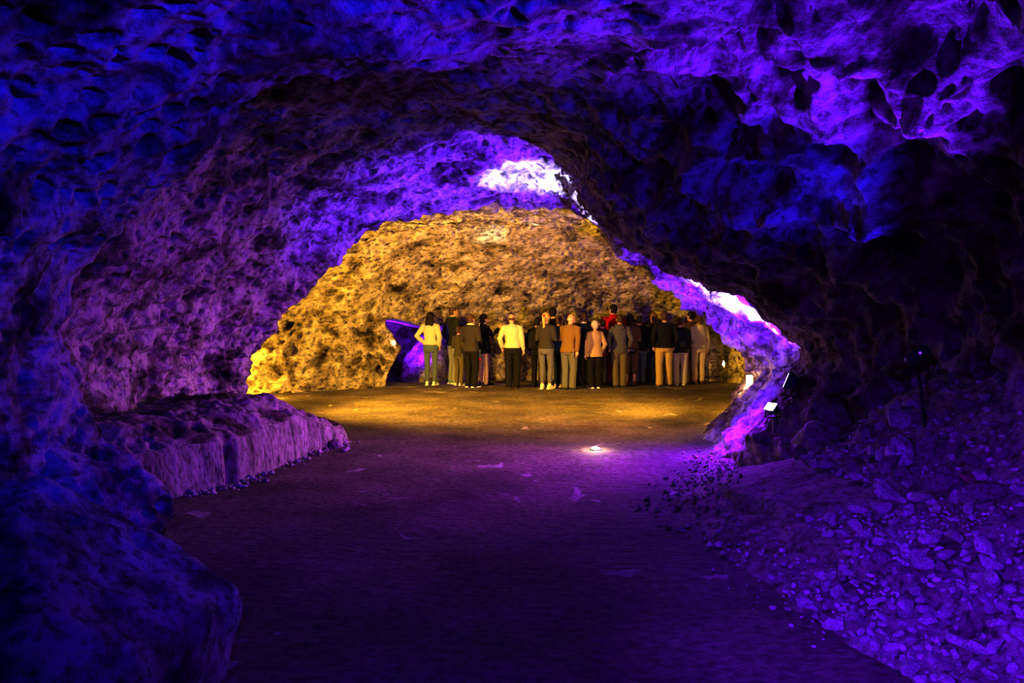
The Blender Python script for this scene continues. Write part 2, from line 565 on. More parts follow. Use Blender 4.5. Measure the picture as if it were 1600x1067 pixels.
# ---------------------------------------------------------------- cut ledge of rock along the left wall
front = [ground(170, 800), ground(250, 783), ground(305, 770), ground(352, 760), ground(395, 746), ground(440, 728), ground(480, 712), ground(512, 701), ground(542, 690),
         np.array([-2.45, 10.9, 0]), np.array([-3.2, 11.4, 0]), np.array([-4.0, 11.5, 0])]
front = np.array(front)
inw = np.array([[-1, .15], [-1, .2], [-1, .2], [-1, .3], [-1, .35], [-1, .35], [-1, .35], [-1, .25], [-1, .1], [-.6, -.7], [-.2, -.9], [0, -1]])
hts = np.array([.42, .43, .43, .42, .43, .45, .42, .30, .16, .2, .2, .2])
prof = []
for k in range(len(front)):
    f = front[k]; n = np.array([inw[k][0], inw[k][1], 0]); n /= np.linalg.norm(n); h = hts[k]
    prof.append([f - [0, 0, .1], f + [0, 0, h * .35], f + n * .03 + [0, 0, h * .8], f + n * .06 + [0, 0, h], f + n * .22 + [0, 0, h * 1.16],
                 f + n * .45 + [0, 0, h * 1.45], f + n * .8 + [0, 0, h * 1.55], f + n * 1.3 + [0, 0, h * 1.5], f + n * 2.0 + [0, 0, h * 1.3]])
Kp = np.array(prof)
t1 = seg_params(np.linalg.norm(np.diff(front, axis=0), axis=-1), .018)
t2 = seg_params(np.linalg.norm(np.diff(Kp, axis=1), axis=-1).mean(0), .018)
G = catmull(Kp, t1)
G = np.moveaxis(catmull(np.moveaxis(G, 1, 0), t2), 0, 1)
gn = grid_normals(G)
gn[gn[..., 2].mean() * gn[..., 2] < -9] *= 1
if gn[..., 2].mean() < 0:
    gn = -gn
Pn = G.reshape(-1, 3)
top = np.broadcast_to(sstep(t2, 2.6, 4.2)[None, :], G.shape[:2]).ravel()
dd = rock_disp(Pn, 0.10, 0.05, 0.06, 0.02, None, 80) * (0.09 + 1.05 * top)
# tool marks on the hewn face, one vertical notch
s_along = np.broadcast_to(t1[:, None], G.shape[:2]).ravel()
dd += (1 - top) * 0.014 * fbm(np.stack([Pn[:, 0] * 22, Pn[:, 1] * 22, Pn[:, 2] * 3], -1), 2, 61)
dd -= (1 - top) * 0.10 * np.exp(-((s_along - 3.25) / .16) ** 2)
G = Pn + gn.reshape(-1, 3) * dd[:, None]
HEWN = rock_mat('hewn_limestone', (0.40, 0.34, 0.31), (0.24, 0.20, 0.18), (0.10, 0.08, 0.07), 3.0, 0.4, 0.35, 0.25)
lm = mesh_np('rock_ledge', G, grid_quads(len(t1), len(t2)))
lm.materials.append(LIME_R); lm.materials.append(HEWN)
lm.polygons.foreach_set('material_index', np.broadcast_to((t2[:-1] < 3.0)[None, :], (len(t1) - 1, len(t2) - 1)).astype(np.int32).ravel())
link('rock_ledge', lm, LIME_R, label='knee-high hewn rock ledge running along the foot of the purple-lit wall', cat='rock ledge')
print('ground', round(time.time() - T0, 1))


# ---------------------------------------------------------------- boulders and stones
def stone_mesh(name, seed, sub=3, planes=14, soft=0.05, rough=0.06, nscale=1.6, fine=0.02):
    r = np.random.default_rng(seed)
    bm = bmesh.new()
    bmesh.ops.create_icosphere(bm, subdivisions=sub, radius=1)
    v = np.array([x.co[:] for x in bm.verts])
    q = np.array([[x.index for x in f.verts] for f in bm.faces])
    bm.free()
    n = r.normal(size=(planes, 3)); n /= np.linalg.norm(n, axis=1, keepdims=True)
    dd = r.uniform(.62, 1.0, planes)
    k = v @ n.T
    rr = np.where(k > 0.05, dd / np.maximum(k, .05), 9)
    R = -soft * np.log(np.exp(-rr / soft).sum(1) + 1e-9)
    R = np.minimum(R, 1.15)
    v = v * R[:, None]
    v = v * (1 + rough * fbm(v * nscale + seed * 3.1, 3, seed)[:, None] * 2 + fine * fbm(v * nscale * 6 + seed, 2, seed + 5)[:, None])
    return v, q


BLUE_ROCK = rock_mat('boulder_stone', (0.40, 0.38, 0.35), (0.22, 0.2, 0.18), (0.06, 0.05, 0.05), 1.6, 0.45, 1.0, 0.4)
# big boulder bottom left, standing on the floor
v, q = stone_mesh('b', 11, 6, 12, 0.07, 0.05, 1.3, 0.03)
v = v * np.array([0.58, 0.75, 0.80]) + np.array([-1.86, 3.3, -0.04])
v[:, 0] += 0.24 * (0.35 - v[:, 2])
v += 0.05 * (v - np.array([-1.84, 3.3, .08])) * rock_disp(v, .3, .2, .1, .0, None, 5)[:, None] * 8
link('boulder', mesh_np('boulder', v, q), BLUE_ROCK, label='large smooth boulder beside the path at the foot of the deep blue wall', cat='boulder')


def shard(name, seed, n=16):
    """angular broken stone: hull of scattered points with slightly worn edges"""
    r = np.random.default_rng(seed)
    p = r.normal(size=(n, 3)); p /= np.linalg.norm(p, axis=1, keepdims=True)
    p *= r.uniform(.72, 1.0, (n, 1)) * np.array([1, .55 + .3 * r.random(), .38 + .32 * r.random()])
    bm = bmesh.new()
    for q in p:
        bm.verts.new(q)
    res = bmesh.ops.convex_hull(bm, input=bm.verts[:])
    bmesh.ops.delete(bm, geom=[g for g in bm.verts if not g.link_faces], context='VERTS')
    bmesh.ops.dissolve_limit(bm, angle_limit=.25, verts=bm.verts[:], edges=bm.edges[:])
    bmesh.ops.bevel(bm, geom=bm.edges[:], offset=.07, segments=2, affect='EDGES', clamp_overlap=True)
    bmesh.ops.triangulate(bm, faces=bm.faces[:])
    bm.verts.index_update()
    v = np.array([x.co[:] for x in bm.verts]); f = np.array([[x.index for x in q.verts] for q in bm.faces])
    bm.free()
    return v, f
# ================================================================ people
def _frame(d):
    d = d / (np.linalg.norm(d) + 1e-9)
    ref = np.array([0, 1.0, 0]) if abs(d[1]) < 0.8 else np.array([0, 0, 1.0])
    x = np.cross(ref, d); x /= np.linalg.norm(x)
    y = np.cross(d, x)
    return x, y


class Shape:
    """collects closed tubes and ellipsoids; grow() melts them into one continuous surface"""

    def __init__(self):
        self.V = []; self.F = []; self.n = 0

    def add(self, v, f):
        self.V.append(np.asarray(v, float)); self.F += [[i + self.n for i in q] for q in f]; self.n += len(v)

    def tube(self, pts, rad, seg=14):
        pts = np.asarray(pts, float)
        rad = [(r, r) if np.isscalar(r) else r for r in rad]
        v = []; f = []
        n = len(pts)
        rows = []
        for k in range(n):
            d = pts[min(k + 1, n - 1)] - pts[max(k - 1, 0)]
            rows.append((pts[k], d, rad[k]))
        # rounded ends
        d0 = pts[0] - pts[1]; d0 = d0 / (np.linalg.norm(d0) + 1e-9)
        d1 = pts[-1] - pts[-2]; d1 = d1 / (np.linalg.norm(d1) + 1e-9)
        r0, r1 = rad[0], rad[-1]
        rows = [(pts[0] + d0 * min(r0) * .55, -d0, (r0[0] * .6, r0[1] * .6))] + rows + [(pts[-1] + d1 * min(r1) * .55, d1, (r1[0] * .6, r1[1] * .6))]
        for p, d, r in rows:
            x, y = _frame(d)
            for a in range(seg):
                t = 2 * math.pi * a / seg
                v.append(p + x * math.cos(t) * r[0] + y * math.sin(t) * r[1])
        m = len(rows)
        for k in range(m - 1):
            for a in range(seg):
                b = (a + 1) % seg
                f.append([k * seg + a, k * seg + b, (k + 1) * seg + b, (k + 1) * seg + a])
        f.append([a for a in range(seg)][::-1]); f.append([(m - 1) * seg + a for a in range(seg)])
        self.add(v, f)

    def stack(self, secs, seg=20):
        """horizontal sections (x, y, z, rx, ry), bottom to top"""
        v = []; f = []
        for (x, y, z, rx, ry) in secs:
            for a in range(seg):
                t = 2 * math.pi * a / seg
                c, s = math.cos(t), math.sin(t)
                v.append((x + rx * math.copysign(abs(c) ** .85, c), y + ry * math.copysign(abs(s) ** .85, s), z))
        m = len(secs)
        for k in range(m - 1):
            for a in range(seg):
                b = (a + 1) % seg
                f.append([k * seg + a, k * seg + b, (k + 1) * seg + b, (k + 1) * seg + a])
        f.append([a for a in range(seg)][::-1]); f.append([(m - 1) * seg + a for a in range(seg)])
        self.add(v, f)

    def ball(self, c, r, R=None, n=12):
        v = []; f = []
        v.append((0, 0, -1))
        for i in range(1, n):
            ph = math.pi * i / n - math.pi / 2
            for a in range(2 * n):
                t = math.pi * a / n
                v.append((math.cos(ph) * math.cos(t), math.cos(ph) * math.sin(t), math.sin(ph)))
        v.append((0, 0, 1))
        m = 2 * n
        for a in range(m):
            f.append([0, 1 + (a + 1) % m, 1 + a])
        for i in range(n - 2):
            for a in range(m):
                b = (a + 1) % m
                f.append([1 + i * m + a, 1 + i * m + b, 1 + (i + 1) * m + b, 1 + (i + 1) * m + a])
        for a in range(m):
            f.append([len(v) - 1, 1 + (n - 2) * m + a, 1 + (n - 2) * m + (a + 1) % m])
        v = np.array(v) * np.array(r)
        if R is not None:
            v = v @ R.T
        self.add(v + np.array(c), f)

    def grow(self, name, voxel, smooth=4, scale=1.0, wrinkle=0.0, seed=0, ratio=1.0, wn=(9, 9, 6)):
        V = np.concatenate(self.V)
        me = bpy.data.meshes.new(name + '_raw')
        me.from_pydata(V.tolist(), [], self.F)
        o = bpy.data.objects.new(name + '_raw', me)
        C.objects.link(o)
        m = o.modifiers.new('r', 'REMESH'); m.mode = 'VOXEL'; m.voxel_size = voxel
        if smooth:
            s = o.modifiers.new('s', 'SMOOTH'); s.factor = 0.5; s.iterations = smooth
        if ratio < 1:
            d = o.modifiers.new('d', 'DECIMATE'); d.ratio = ratio
        dg = bpy.context.evaluated_depsgraph_get()
        out = bpy.data.meshes.new_from_object(o.evaluated_get(dg))
        bpy.data.objects.remove(o); bpy.data.meshes.remove(me)
        out.name = name
        n = len(out.vertices)
        co = np.empty(n * 3, np.float32); out.vertices.foreach_get('co', co); co = co.reshape(-1, 3).astype(float)
        if wrinkle:
            no = np.empty(n * 3, np.float32); out.vertices.foreach_get('normal', no); no = no.reshape(-1, 3)
            w = ridge(co * np.array(wn) + seed * 5.3, 2, seed)
            co = co + no * (w * wrinkle)[:, None]
        co *= scale
        out.vertices.foreach_set('co', co.astype(np.float32).ravel())
        out.polygons.foreach_set('use_smooth', np.full(len(out.polygons), True))
        out.update()
        return out


def rotz(a):
    c, s = math.cos(a), math.sin(a)
    return np.array([[c, -s, 0], [s, c, 0], [0, 0, 1]])


def rotx(a):
    c, s = math.cos(a), math.sin(a)
    return np.array([[1, 0, 0], [0, c, -s], [0, s, c]])


_pal = {}


def cloth(name, col, rough=.85):
    if name not in _pal:
        _pal[name] = plain_mat(name, col, rough, 0, .13, 90, .25, .15)
    return _pal[name]


SKIN = plain_mat('skin', (.55, .32, .22), .55, 0, .08, 14, .05)
EYEW = plain_mat('eye_dark', (.06, .045, .04), .25, 0, .1, 40)
SOLE_W = plain_mat('white_rubber', (.75, .72, .66), .6, 0, .05, 40)
SOLE_D = plain_mat('dark_rubber', (.035, .03, .03), .7, 0, .1, 40)

ARMS = {  # elbow and wrist for the right side (+x), before scaling; shoulder at (sw, 0, 1.42)
    'down': ((.055, -.03, -.285), (.075, .04, -.535), (0, .1, -1)),
    'back': ((.05, -.09, -.28), (.03, -.10, -.53), (0, .0, -1)),
    'hip': ((.16, -.10, -.24), (.01, .03, -.40), (-.6, .5, -.6)),
    'pocket': ((.09, -.09, -.27), (.035, .05, -.49), (-.1, .4, -1)),
    'front': ((.05, -.01, -.28), (-.05, .22, -.30), (-.5, .8, .1)),
    'cross': ((.06, .02, -.28), (-.14, .20, -.22), (-1, .2, .1)),
    'phone': ((.04, .10, -.25), (-.02, .28, -.06), (-.1, .5, .8)),
    'up': ((.07, .14, -.22), (.04, .32, -.02), (0, .6, .8)),
}


def add_hand(S, wr, d, side, s=1.0):
    """palm, four bent fingers of unequal length and a thumb from the side of the palm"""
    wr = np.array(wr, float); d = np.array(d, float); d /= np.linalg.norm(d)
    inward = np.array([-side * 1.0, 0, 0]) - d * np.dot(np.array([-side * 1.0, 0, 0]), d)
    inward /= np.linalg.norm(inward)                       # palm faces the body
    across = np.cross(d, inward)
    if across[1] < 0:
        across = -across                                    # thumb side points forward
    c = wr + d * .055
    S.tube([wr - d * .02, wr + d * .03, wr + d * .085], [(.024, .020), (.036, .017), (.040, .016)])
    for k, (o, L) in enumerate(((.030, .070), (.010, .080), (-.010, .075), (-.029, .058))):
        b = wr + d * .075 + across * o
        p1 = b + d * L * .45 + inward * .006
        p2 = p1 + (d * .85 + inward * .5) * L * .32
        p3 = p2 + (d * .6 + inward * .8) * L * .25
        S.tube([b - d * .02, p1, p2, p3], [.0105, .0098, .009, .008], 8)
    b = wr + d * .022 + across * .028
    p1 = b + across * .026 + d * .022
    p2 = p1 + d * .030 + across * .008 + inward * .006
    p3 = p2 + d * .024 + inward * .008
    S.tube([b - across * .015, p1, p2, p3], [.015, .0125, .011, .009], 8)


def make_person(label, px, Y, top_py, face=0.0, head=(0, 0), jacket=None, trousers=None, shoes=None, sole=None, hair=None, hairstyle='short',
                arms=('down', 'down'), fem=False, fat=1.0, hem=.80, legcut='straight', crop=0.0, stance=.09, feet=(8, -8), lean=(0, 0), walk=0.0,
                collar=None, hood=None, skirt=None, hair_tie=None, belt=None, stripe=None, group=None, sleeve=.045, puffer=False, shirt=None):
    foot = at(px, 530, Y)
    H = CAMZ + (HORIZON - top_py) / F * Y
    sc = H / 1.75
    z0 = float(floor_h(np.array([[foot[0]]]), np.array([[Y]]))[0, 0])
    root = thing('person', label, 'person', (foot[0], Y, z0 - .002), math.radians(face), group)
    seed = int(px)
    sw = (.165 if fem else .188) * (0.5 + 0.5 * fat)
    hw = .098
    lx, ly = lean
    hip_z = .90
    ankles = [np.array([s * stance, walk * s, .085]) for s in (-1, 1)]
    hips = [np.array([s * hw, 0, hip_z]) for s in (-1, 1)]
    knees = [np.array([s * (stance * .55 + hw * .5), .035 + walk * s * .4, .48]) for s in (-1, 1)]

    def T(z):                                               # lean of the trunk
        t = max(0, z - .9) / .85
        return np.array([lx * t, ly * t, 0])
    sh = [np.array([s * sw, -.01, 1.415]) + T(1.41) for s in (-1, 1)]
    armpts = []
    for s, a, S0 in ((-1, arms[0], sh[0]), (1, arms[1], sh[1])):
        e, w, dr = ARMS[a]
        m = np.array([s, 1, 1])
        armpts.append((S0, S0 + np.array(e) * m, S0 + np.array(w) * m, np.array(dr) * m))
    hc = np.array([0, .015, 1.625]) + T(1.75)
    Rh = rotz(math.radians(head[0])) @ rotx(math.radians(head[1]))
    nb = np.array([0, -.02, 1.47]) + T(1.5)

    def hp(p):
        return hc + Rh @ np.array(p)
    # ---- body: one continuous surface
    B = Shape()
    B.ball(hc, (.074, .092, .105), Rh)
    B.ball(hp((0, .028, -.055)), (.056, .062, .062), Rh)       # jaw
    B.ball(hp((0, .075, -.098)), (.022, .018, .018), Rh)       # chin
    B.tube([hp((0, .088, .012)), hp((0, .106, -.022)), hp((0, .098, -.034))], [.009, .013, .012], 8)   # nose
    B.tube([hp((-.024, .082, -.062)), hp((0, .092, -.060)), hp((.024, .082, -.062))], [.007, .0095, .007], 8)   # lips
    B.tube([hp((-.045, .074, .026)), hp((0, .090, .026)), hp((.045, .074, .026))], [.009, .010, .009], 8)       # brow
    for s in (-1, 1):
        B.ball(hp((s * .078, -.008, -.012)), (.009, .020, .032), Rh)   # ears
    B.tube([nb - np.array([0, 0, .06]), nb + np.array([0, .005, .03]), hc + np.array([0, -.015, -.06])], [.062, .054, .056])
    B.stack([(0, 0, .86, .125, .085), (0, 0, .95, .135, .09), *(((T(1.06)[0], T(1.06)[1], 1.06, .13, .095), (T(1.25)[0], T(1.25)[1], 1.25, .155, .11))),
             (T(1.38)[0], T(1.38)[1], 1.38, sw * .88, .10), (T(1.45)[0], T(1.45)[1] - .01, 1.45, sw * .55, .07), (T(1.48)[0], T(1.48)[1] - .015, 1.48, .06, .055)])
    for k, s in ((0, -1), (1, 1)):
        S0, E, W, dr = armpts[k]
        B.tube([S0 + np.array([-s * .05, 0, .0]), S0, (S0 + E) / 2, E, E * .6 + W * .4, W], [.05, .052, .046, .038, .037, .027])
        add_hand(B, W, dr, s)
        B.tube([hips[k] + np.array([0, 0, .04]), hips[k] * .6 + knees[k] * .4, knees[k], knees[k] * .6 + ankles[k] * .4 + np.array([0, -.015, 0]), ankles[k]],
               [.076, .066, .050, .046, .034])
        fa = math.radians(feet[k])
        fd = np.array([-math.sin(fa), math.cos(fa), 0])
        B.tube([ankles[k] - fd * .03 + np.array([0, 0, -.045]), ankles[k] + fd * .06 + np.array([0, 0, -.04]), ankles[k] + fd * .15 + np.array([0, 0, -.058])], [.030, (.036, .030), (.036, .020)])
    body = link('body', B.grow('body', .0072, 2, sc, ratio=.35), SKIN, root)
    # ---- eyes
    for s in (-1, 1):
        E = Shape(); E.ball(hp((s * .032, .080, .006)) * sc, np.array((.012, .010, .008)) * sc, Rh, 6)
        me = bpy.data.meshes.new('eye'); me.from_pydata(np.concatenate(E.V).tolist(), [], E.F)
        link('eye', me, EYEW, root)
    # ---- hair
    if hair:
        Hs = Shape()
        if hairstyle == 'bald':
            Hs.ball(hp((0, -.026, -.012)), (.0805, .0765, .044), Rh)
        else:
            g = {'short': 1.0, 'curly': 1.10, 'bob': 1.09, 'long': 1.07, 'ponytail': 1.05, 'thick': 1.07}[hairstyle]
            Hs.ball(hp((0, -.020, .032)), np.array((.081, .092, .094)) * g, Rh)
            Hs.ball(hp((0, -.035, -.025)), np.array((.074, .066, .072)) * g, Rh)
            if hairstyle == 'curly':
                r = np.random.default_rng(seed)
                for _ in range(26):
                    v = r.normal(size=3); v /= np.linalg.norm(v)
                    if v[1] > .3 and v[2] < .5:
                        v[1] = -v[1]
                    Hs.ball(hp(np.array([0, -.02, .03]) + v * .085), (.026, .026, .026), None, 6)
            if hairstyle in ('bob', 'long'):
                L = .13 if hairstyle == 'bob' else .27
                for x0, wd in ((-.055, .034), (-.02, .040), (.02, .040), (.055, .034)):
                    Hs.tube([hp((x0, -.055, .03)), hp((x0 * 1.2, -.085, -.08)), hp((x0 * 1.2, -.095, -.02 - L * .75)), hp((x0 * 1.0, -.09, -.03 - L))], [wd, wd * 1.1, wd, wd * .6])
        h = link('hair', Hs.grow('hair', .0085, 2, sc, .004, seed, wn=(40, 40, 22)), hair, root)
        if hairstyle == 'ponytail':
            Pn = Shape()
            Pn.tube([hp((0, -.10, .045)), hp((.01, -.145, .02)), hp((.015, -.150, -.07)), hp((.012, -.130, -.20)), hp((.010, -.120, -.29))], [.022, .030, .034, .028, .012])
            link('ponytail', Pn.grow('ponytail', .0085, 2, sc, .003, seed, wn=(50, 50, 12)), hair, h)
            if hair_tie:
                Tn = Shape(); Tn.tube([hp((-.0, -.098, .046)), hp((.004, -.120, .036))], [.033, .033]); link('hair_tie', Tn.grow('hair_tie', .008, 1, sc), hair_tie, h, label='red hair tie')
    # ---- trousers
    if trousers:
        Ts = Shape()
        f = (.5 + .5 * fat) * (1.06 if fem else 1.0)
        Ts.stack([(0, -.005, .80, .150 * f, .105 * f), (0, -.012, .88, .172 * f, .125 * f), (0, -.005, .97, .162 * f, .115 * f), (0, 0, 1.03, .150 * f, .108 * f)])
        r = {'straight': (.098, .088, .070, .066, .068), 'slim': (.092, .080, .060, .060, .046), 'loose': (.104, .098, .084, .080, .082)}[legcut]
        zc = .055 + crop
        for k in (0, 1):
            A = ankles[k]; Kn = knees[k]; Hp = hips[k]
            low = A + (Kn - A) * max(0, (zc - .085) / (.48 - .085)) if crop else A + np.array([0, 0, -.03])
            pts = [Hp + np.array([0, -.005, .02]), Hp * .6 + Kn * .4 + np.array([0, .005, 0]), Kn, Kn * .5 + low * .5 + np.array([0, -.012, 0]), low]
            Ts.tube(pts, [r[0] * f, r[1] * f, r[2], r[3], r[4]])
        link('trousers', Ts.grow('trousers', .011, 3, sc, .006, seed + 1), trousers, root)
    if skirt:
        Ss = Shape()
        Ss.stack([(0, 0, .40, .17, .13), (0, 0, .60, .175, .135), (0, 0, .85, .17, .13), (0, 0, 1.0, .15, .11)])
        link('skirt', Ss.grow('skirt', .012, 3, sc, .006, seed + 7, wn=(14, 14, 2)), skirt, root)
    # ---- shoes
    for k in (0, 1):
        fa = math.radians(feet[k]); fd = np.array([-math.sin(fa), math.cos(fa), 0]); A = ankles[k].copy(); A[2] = 0
        U = Shape()
        U.tube([A - fd * .055 + [0, 0, .058], A + fd * .03 + [0, 0, .062], A + fd * .11 + [0, 0, .047], A + fd * .185 + [0, 0, .036]], [(.037, .042), (.042, .045), (.046, .032), (.036, .020)], 14)
        U.tube([A + [0, 0, .05], A + [0, 0, .105]], [.044, .044])
        u = link('shoe', U.grow('shoe', .009, 2, sc), shoes, root)
        Q_ = Shape()
        px_ = np.array([fd[1], -fd[0], 0])
        prof = [(-.098, .020), (-.085, .036), (-.03, .038), (.04, .040), (.12, .050), (.17, .046), (.205, .030), (.215, .010)]
        ring_ = [A + fd * a + px_ * b for a, b in prof] + [A + fd * a - px_ * b for a, b in prof[::-1]]
        n_ = len(ring_)
        v = [p + np.array([0, 0, .002]) for p in ring_] + [p + np.array([0, 0, .030]) for p in ring_]
        fcs = [[i, (i + 1) % n_, n_ + (i + 1) % n_, n_ + i] for i in range(n_)] + [list(range(n_))[::-1], list(range(n_, 2 * n_))]
        me = bpy.data.meshes.new('sole'); me.from_pydata((np.array(v) * sc).tolist(), [], fcs)
        link('sole', me, sole or SOLE_D, u)
    # ---- jacket
    if jacket:
        J = Shape()
        f = fat
        fh = f * (1.05 if fem else 1.0)
        t = [T(z) for z in (hem, .95, 1.1, 1.28, 1.39, 1.455, 1.49)]
        J.stack([(t[0][0], t[0][1], hem, .202 * fh, .158 * fh), (t[1][0], t[1][1], max(.95, hem + .05), .190 * fh, .147 * fh), (t[2][0], t[2][1], 1.1, .160 * f, .124 * f), (t[3][0], t[3][1] - .005, 1.28, .182 * f, .138 * f),
                 (t[4][0], t[4][1] - .012, 1.39, sw * 1.02, .122), (t[5][0], t[5][1] - .015, 1.455, sw * .66, .088), (t[6][0], t[6][1] - .016, 1.49, .082, .075)], 24)
        for k, s in ((0, -1), (1, 1)):
            S0, E, W, dr = armpts[k]
            J.tube([S0 + np.array([-s * .05, 0, -.01]), S0 + np.array([0, 0, -.005]), (S0 + E) / 2, E, E * .5 + W * .5, W + (E - W) * .06], [.074, .071, .064 * (1.1 if puffer else 1), .059, .055, sleeve], 14)
        m = J.grow('jacket', .0115, 3, sc, .010 if puffer else .007, seed + 3, wn=(3, 3, 18) if puffer else (8, 8, 7))
        j = link('jacket', m, jacket, root)
        if collar:
            Cs = Shape()
            cz = np.array([T(1.5)[0], T(1.5)[1] - .012, 0])
            ringp = [cz + np.array([.078 * math.sin(a), -.074 * math.cos(a), 1.495 - .012 * math.cos(a) * -1]) for a in np.linspace(-2.4, 2.4, 12)]
            Cs.tube(ringp, [(.017, .028)] * 12, 8)
            link('collar', Cs.grow('collar', .009, 2, sc), collar, j)
        if hood:
            Hd = Shape()
            Hd.ball(np.array([T(1.45)[0], T(1.45)[1] - .105, 1.425]), (.115, .055, .085))
            Hd.tube([np.array([T(1.5)[0] + .085 * math.sin(a), T(1.5)[1] - .02 - .082 * math.cos(a), 1.475]) for a in np.linspace(-2, 2, 9)], [.034] * 9, 10)
            link('hood', Hd.grow('hood', .011, 3, sc, .005, seed), hood, j)
        if stripe:
            Bs = Shape()
            Bs.tube([np.array([.200 * math.sin(a), -.156 * math.cos(a), hem + .03]) for a in np.linspace(-1.4, 1.4, 10)], [(.010, .016)] * 10, 8)
            link('hem_band', Bs.grow('hem_band', .008, 1, sc), stripe, j, label='red band at the waist')
    return root, sc, hp, T


def backpack(label, root, sc, T, face, mat, w=.15, h=.23, dpt=.085, zc=1.20):
    """worn on the back, a thing of its own: bag, front pocket, two straps, top loop"""
    t = T(zc)
    b = thing('backpack', label, 'backpack', root.location[:], root.rotation_euler[2])
    y0 = -.155 + t[1]
    S = Shape()
    S.stack([(t[0], y0 - dpt, zc - h, w * .88, dpt * .8), (t[0], y0 - dpt, zc - h * .8, w, dpt), (t[0], y0 - dpt, zc + h * .4, w * .98, dpt * .95), (t[0], y0 - dpt * .9, zc + h * .85, w * .75, dpt * .75), (t[0], y0 - dpt * .8, zc + h, w * .4, dpt * .4)])
    link('bag', S.grow('bag', .012, 4, sc, .004, 3), mat, b)
    P_ = Shape()
    P_.stack([(t[0], y0 - dpt * 1.9, zc - h * .8, w * .7, .03), (t[0], y0 - dpt * 1.9, zc - h * .3, w * .75, .035), (t[0], y0 - dpt * 1.85, zc + .0, w * .65, .028)])
    link('front_pocket', P_.grow('front_pocket', .010, 3, sc), mat, b)
    for s in (-1, 1):
        L = Shape()
        L.tube([np.array([t[0] + s * .075, y0 - .02, zc + h * .75]), np.array([t[0] + s * .09, y0 + .07, 1.475]), np.array([t[0] + s * .115, t[1] + .05, 1.49]), np.array([t[0] + s * .125, t[1] + .125, 1.38]),
                np.array([t[0] + s * .14, t[1] + .145, 1.25]), np.array([t[0] + s * .175, t[1] + .05, 1.08]), np.array([t[0] + s * .15, y0 - .03, zc - h * .8])], [(.022, .010)] * 7, 8)
        link('strap', L.grow('strap', .009, 1, sc), mat, b)
    Lp = Shape()
    Lp.tube([np.array([t[0] - .03, y0 - .05, zc + h * .95]), np.array([t[0], y0 - .05, zc + h * 1.12]), np.array([t[0] + .03, y0 - .05, zc + h * .95])], [.008] * 3, 8)
    link('grab_loop', Lp.grow('grab_loop', .006, 1, sc), mat, b)
    return b


H_DK = cloth('dark_hair', (.022, .015, .012), .6)
H_BR = cloth('brown_hair', (.10, .055, .03), .6)
H_BL = cloth('blonde_hair', (.50, .34, .14), .55)
H_GR = cloth('grey_hair', (.50, .44, .36), .6)
CREAM = cloth('cream_cloth', (.50, .45, .31)); BLACK = cloth('black_cloth', (.018, .016, .018)); CHAR = cloth('charcoal_cloth', (.055, .045, .045))
OLIVE = cloth('olive_cloth', (.085, .072, .035)); DKGREEN = cloth('dark_green_cloth', (.030, .032, .026)); NAVY = cloth('navy_cloth', (.018, .022, .045))
JEANS = cloth('blue_denim', (.105, .130, .160)); JEANS_L = cloth('pale_denim', (.28, .29, .22)); JEANS_G = cloth('grey_denim', (.14, .13, .16)); PINK = cloth('pale_pink_cloth', (.58, .40, .36))
BLUE_C = cloth('blue_cloth', (.04, .075, .33)); BROWN = cloth('brown_cloth', (.21, .125, .045)); GREY = cloth('grey_cloth', (.15, .14, .14)); TAN = cloth('tan_cloth', (.42, .29, .17))
MAROON = cloth('maroon_cloth', (.14, .015, .025)); RED = cloth('red_cloth', (.42, .012, .016)); GREYJ = cloth('slate_cloth', (.105, .098, .095)); OLIVE_L = cloth('grey_olive_cloth', (.15, .125, .075))
DKBR = cloth('dark_brown_cloth', (.12, .075, .04)); KHAKI = cloth('khaki_cloth', (.50, .36, .12)); BEIGE = cloth('beige_cloth', (.52, .42, .28)); WHITE = cloth('white_cloth', (.70, .66, .58))
STONE = cloth('stone_cloth', (.52, .46, .37)); GREEN_S = cloth('green_suede', (.10, .26, .14)); TANSH = cloth('tan_leather', (.45, .33, .17), .5); BRSH = cloth('brown_leather', (.16, .08, .04), .5); REDT = cloth('red_band', (.55, .01, .04))

mp_ = make_person
mp_('woman with dark hair in cream jacket and jeans, hand on hip, before the violet opening', 673, 19.0, 487, -12, (-8, 0), CREAM, JEANS, WHITE, SOLE_W, H_DK, 'long', ('hip', 'pocket'), True, .92, .97, 'slim')
mp_('tall man in dark hooded jacket and pale greenish jeans, facing right', 708, 19.35, 478, -58, (-10, 0), DKGREEN, JEANS_L, GREEN_S, SOLE_W, H_BR, 'short', ('pocket', 'pocket'), False, .95, .86, 'straight', hood=DKGREEN, collar=STONE)
mp_('short person in olive jacket half hidden behind the pale-collared one', 717, 18.88, 509, -40, (0, 0), OLIVE, OLIVE_L, WHITE, SOLE_W, H_BR, 'short', ('front', 'front'), False, .85, .86, 'straight')
mp_('person in dark jacket with pale collar, dark trousers and white-soled sneakers', 736, 18.4, 490, -32, (-10, 0), CHAR, BLACK, BLACK, SOLE_W, H_BR, 'thick', ('front', 'front'), False, 1.02, .86, 'loose', collar=WHITE)
mp_('dark-haired woman in black coat and pale pink trousers, arms raised to her chest', 756, 19.0, 491, -60, (-5, 4), BLACK, PINK, BLACK, SOLE_D, H_DK, 'bob', ('front', 'up'), True, .95, .78, 'straight')
mp_('balding man in cream jacket and black trousers standing alone between two groups', 801, 18.3, 489, -6, (0, 0), CREAM, BLACK, BLACK, SOLE_D, H_BR, 'bald', ('pocket', 'down'), False, 1.0, .94, 'loose', lean=(-.03, .02))
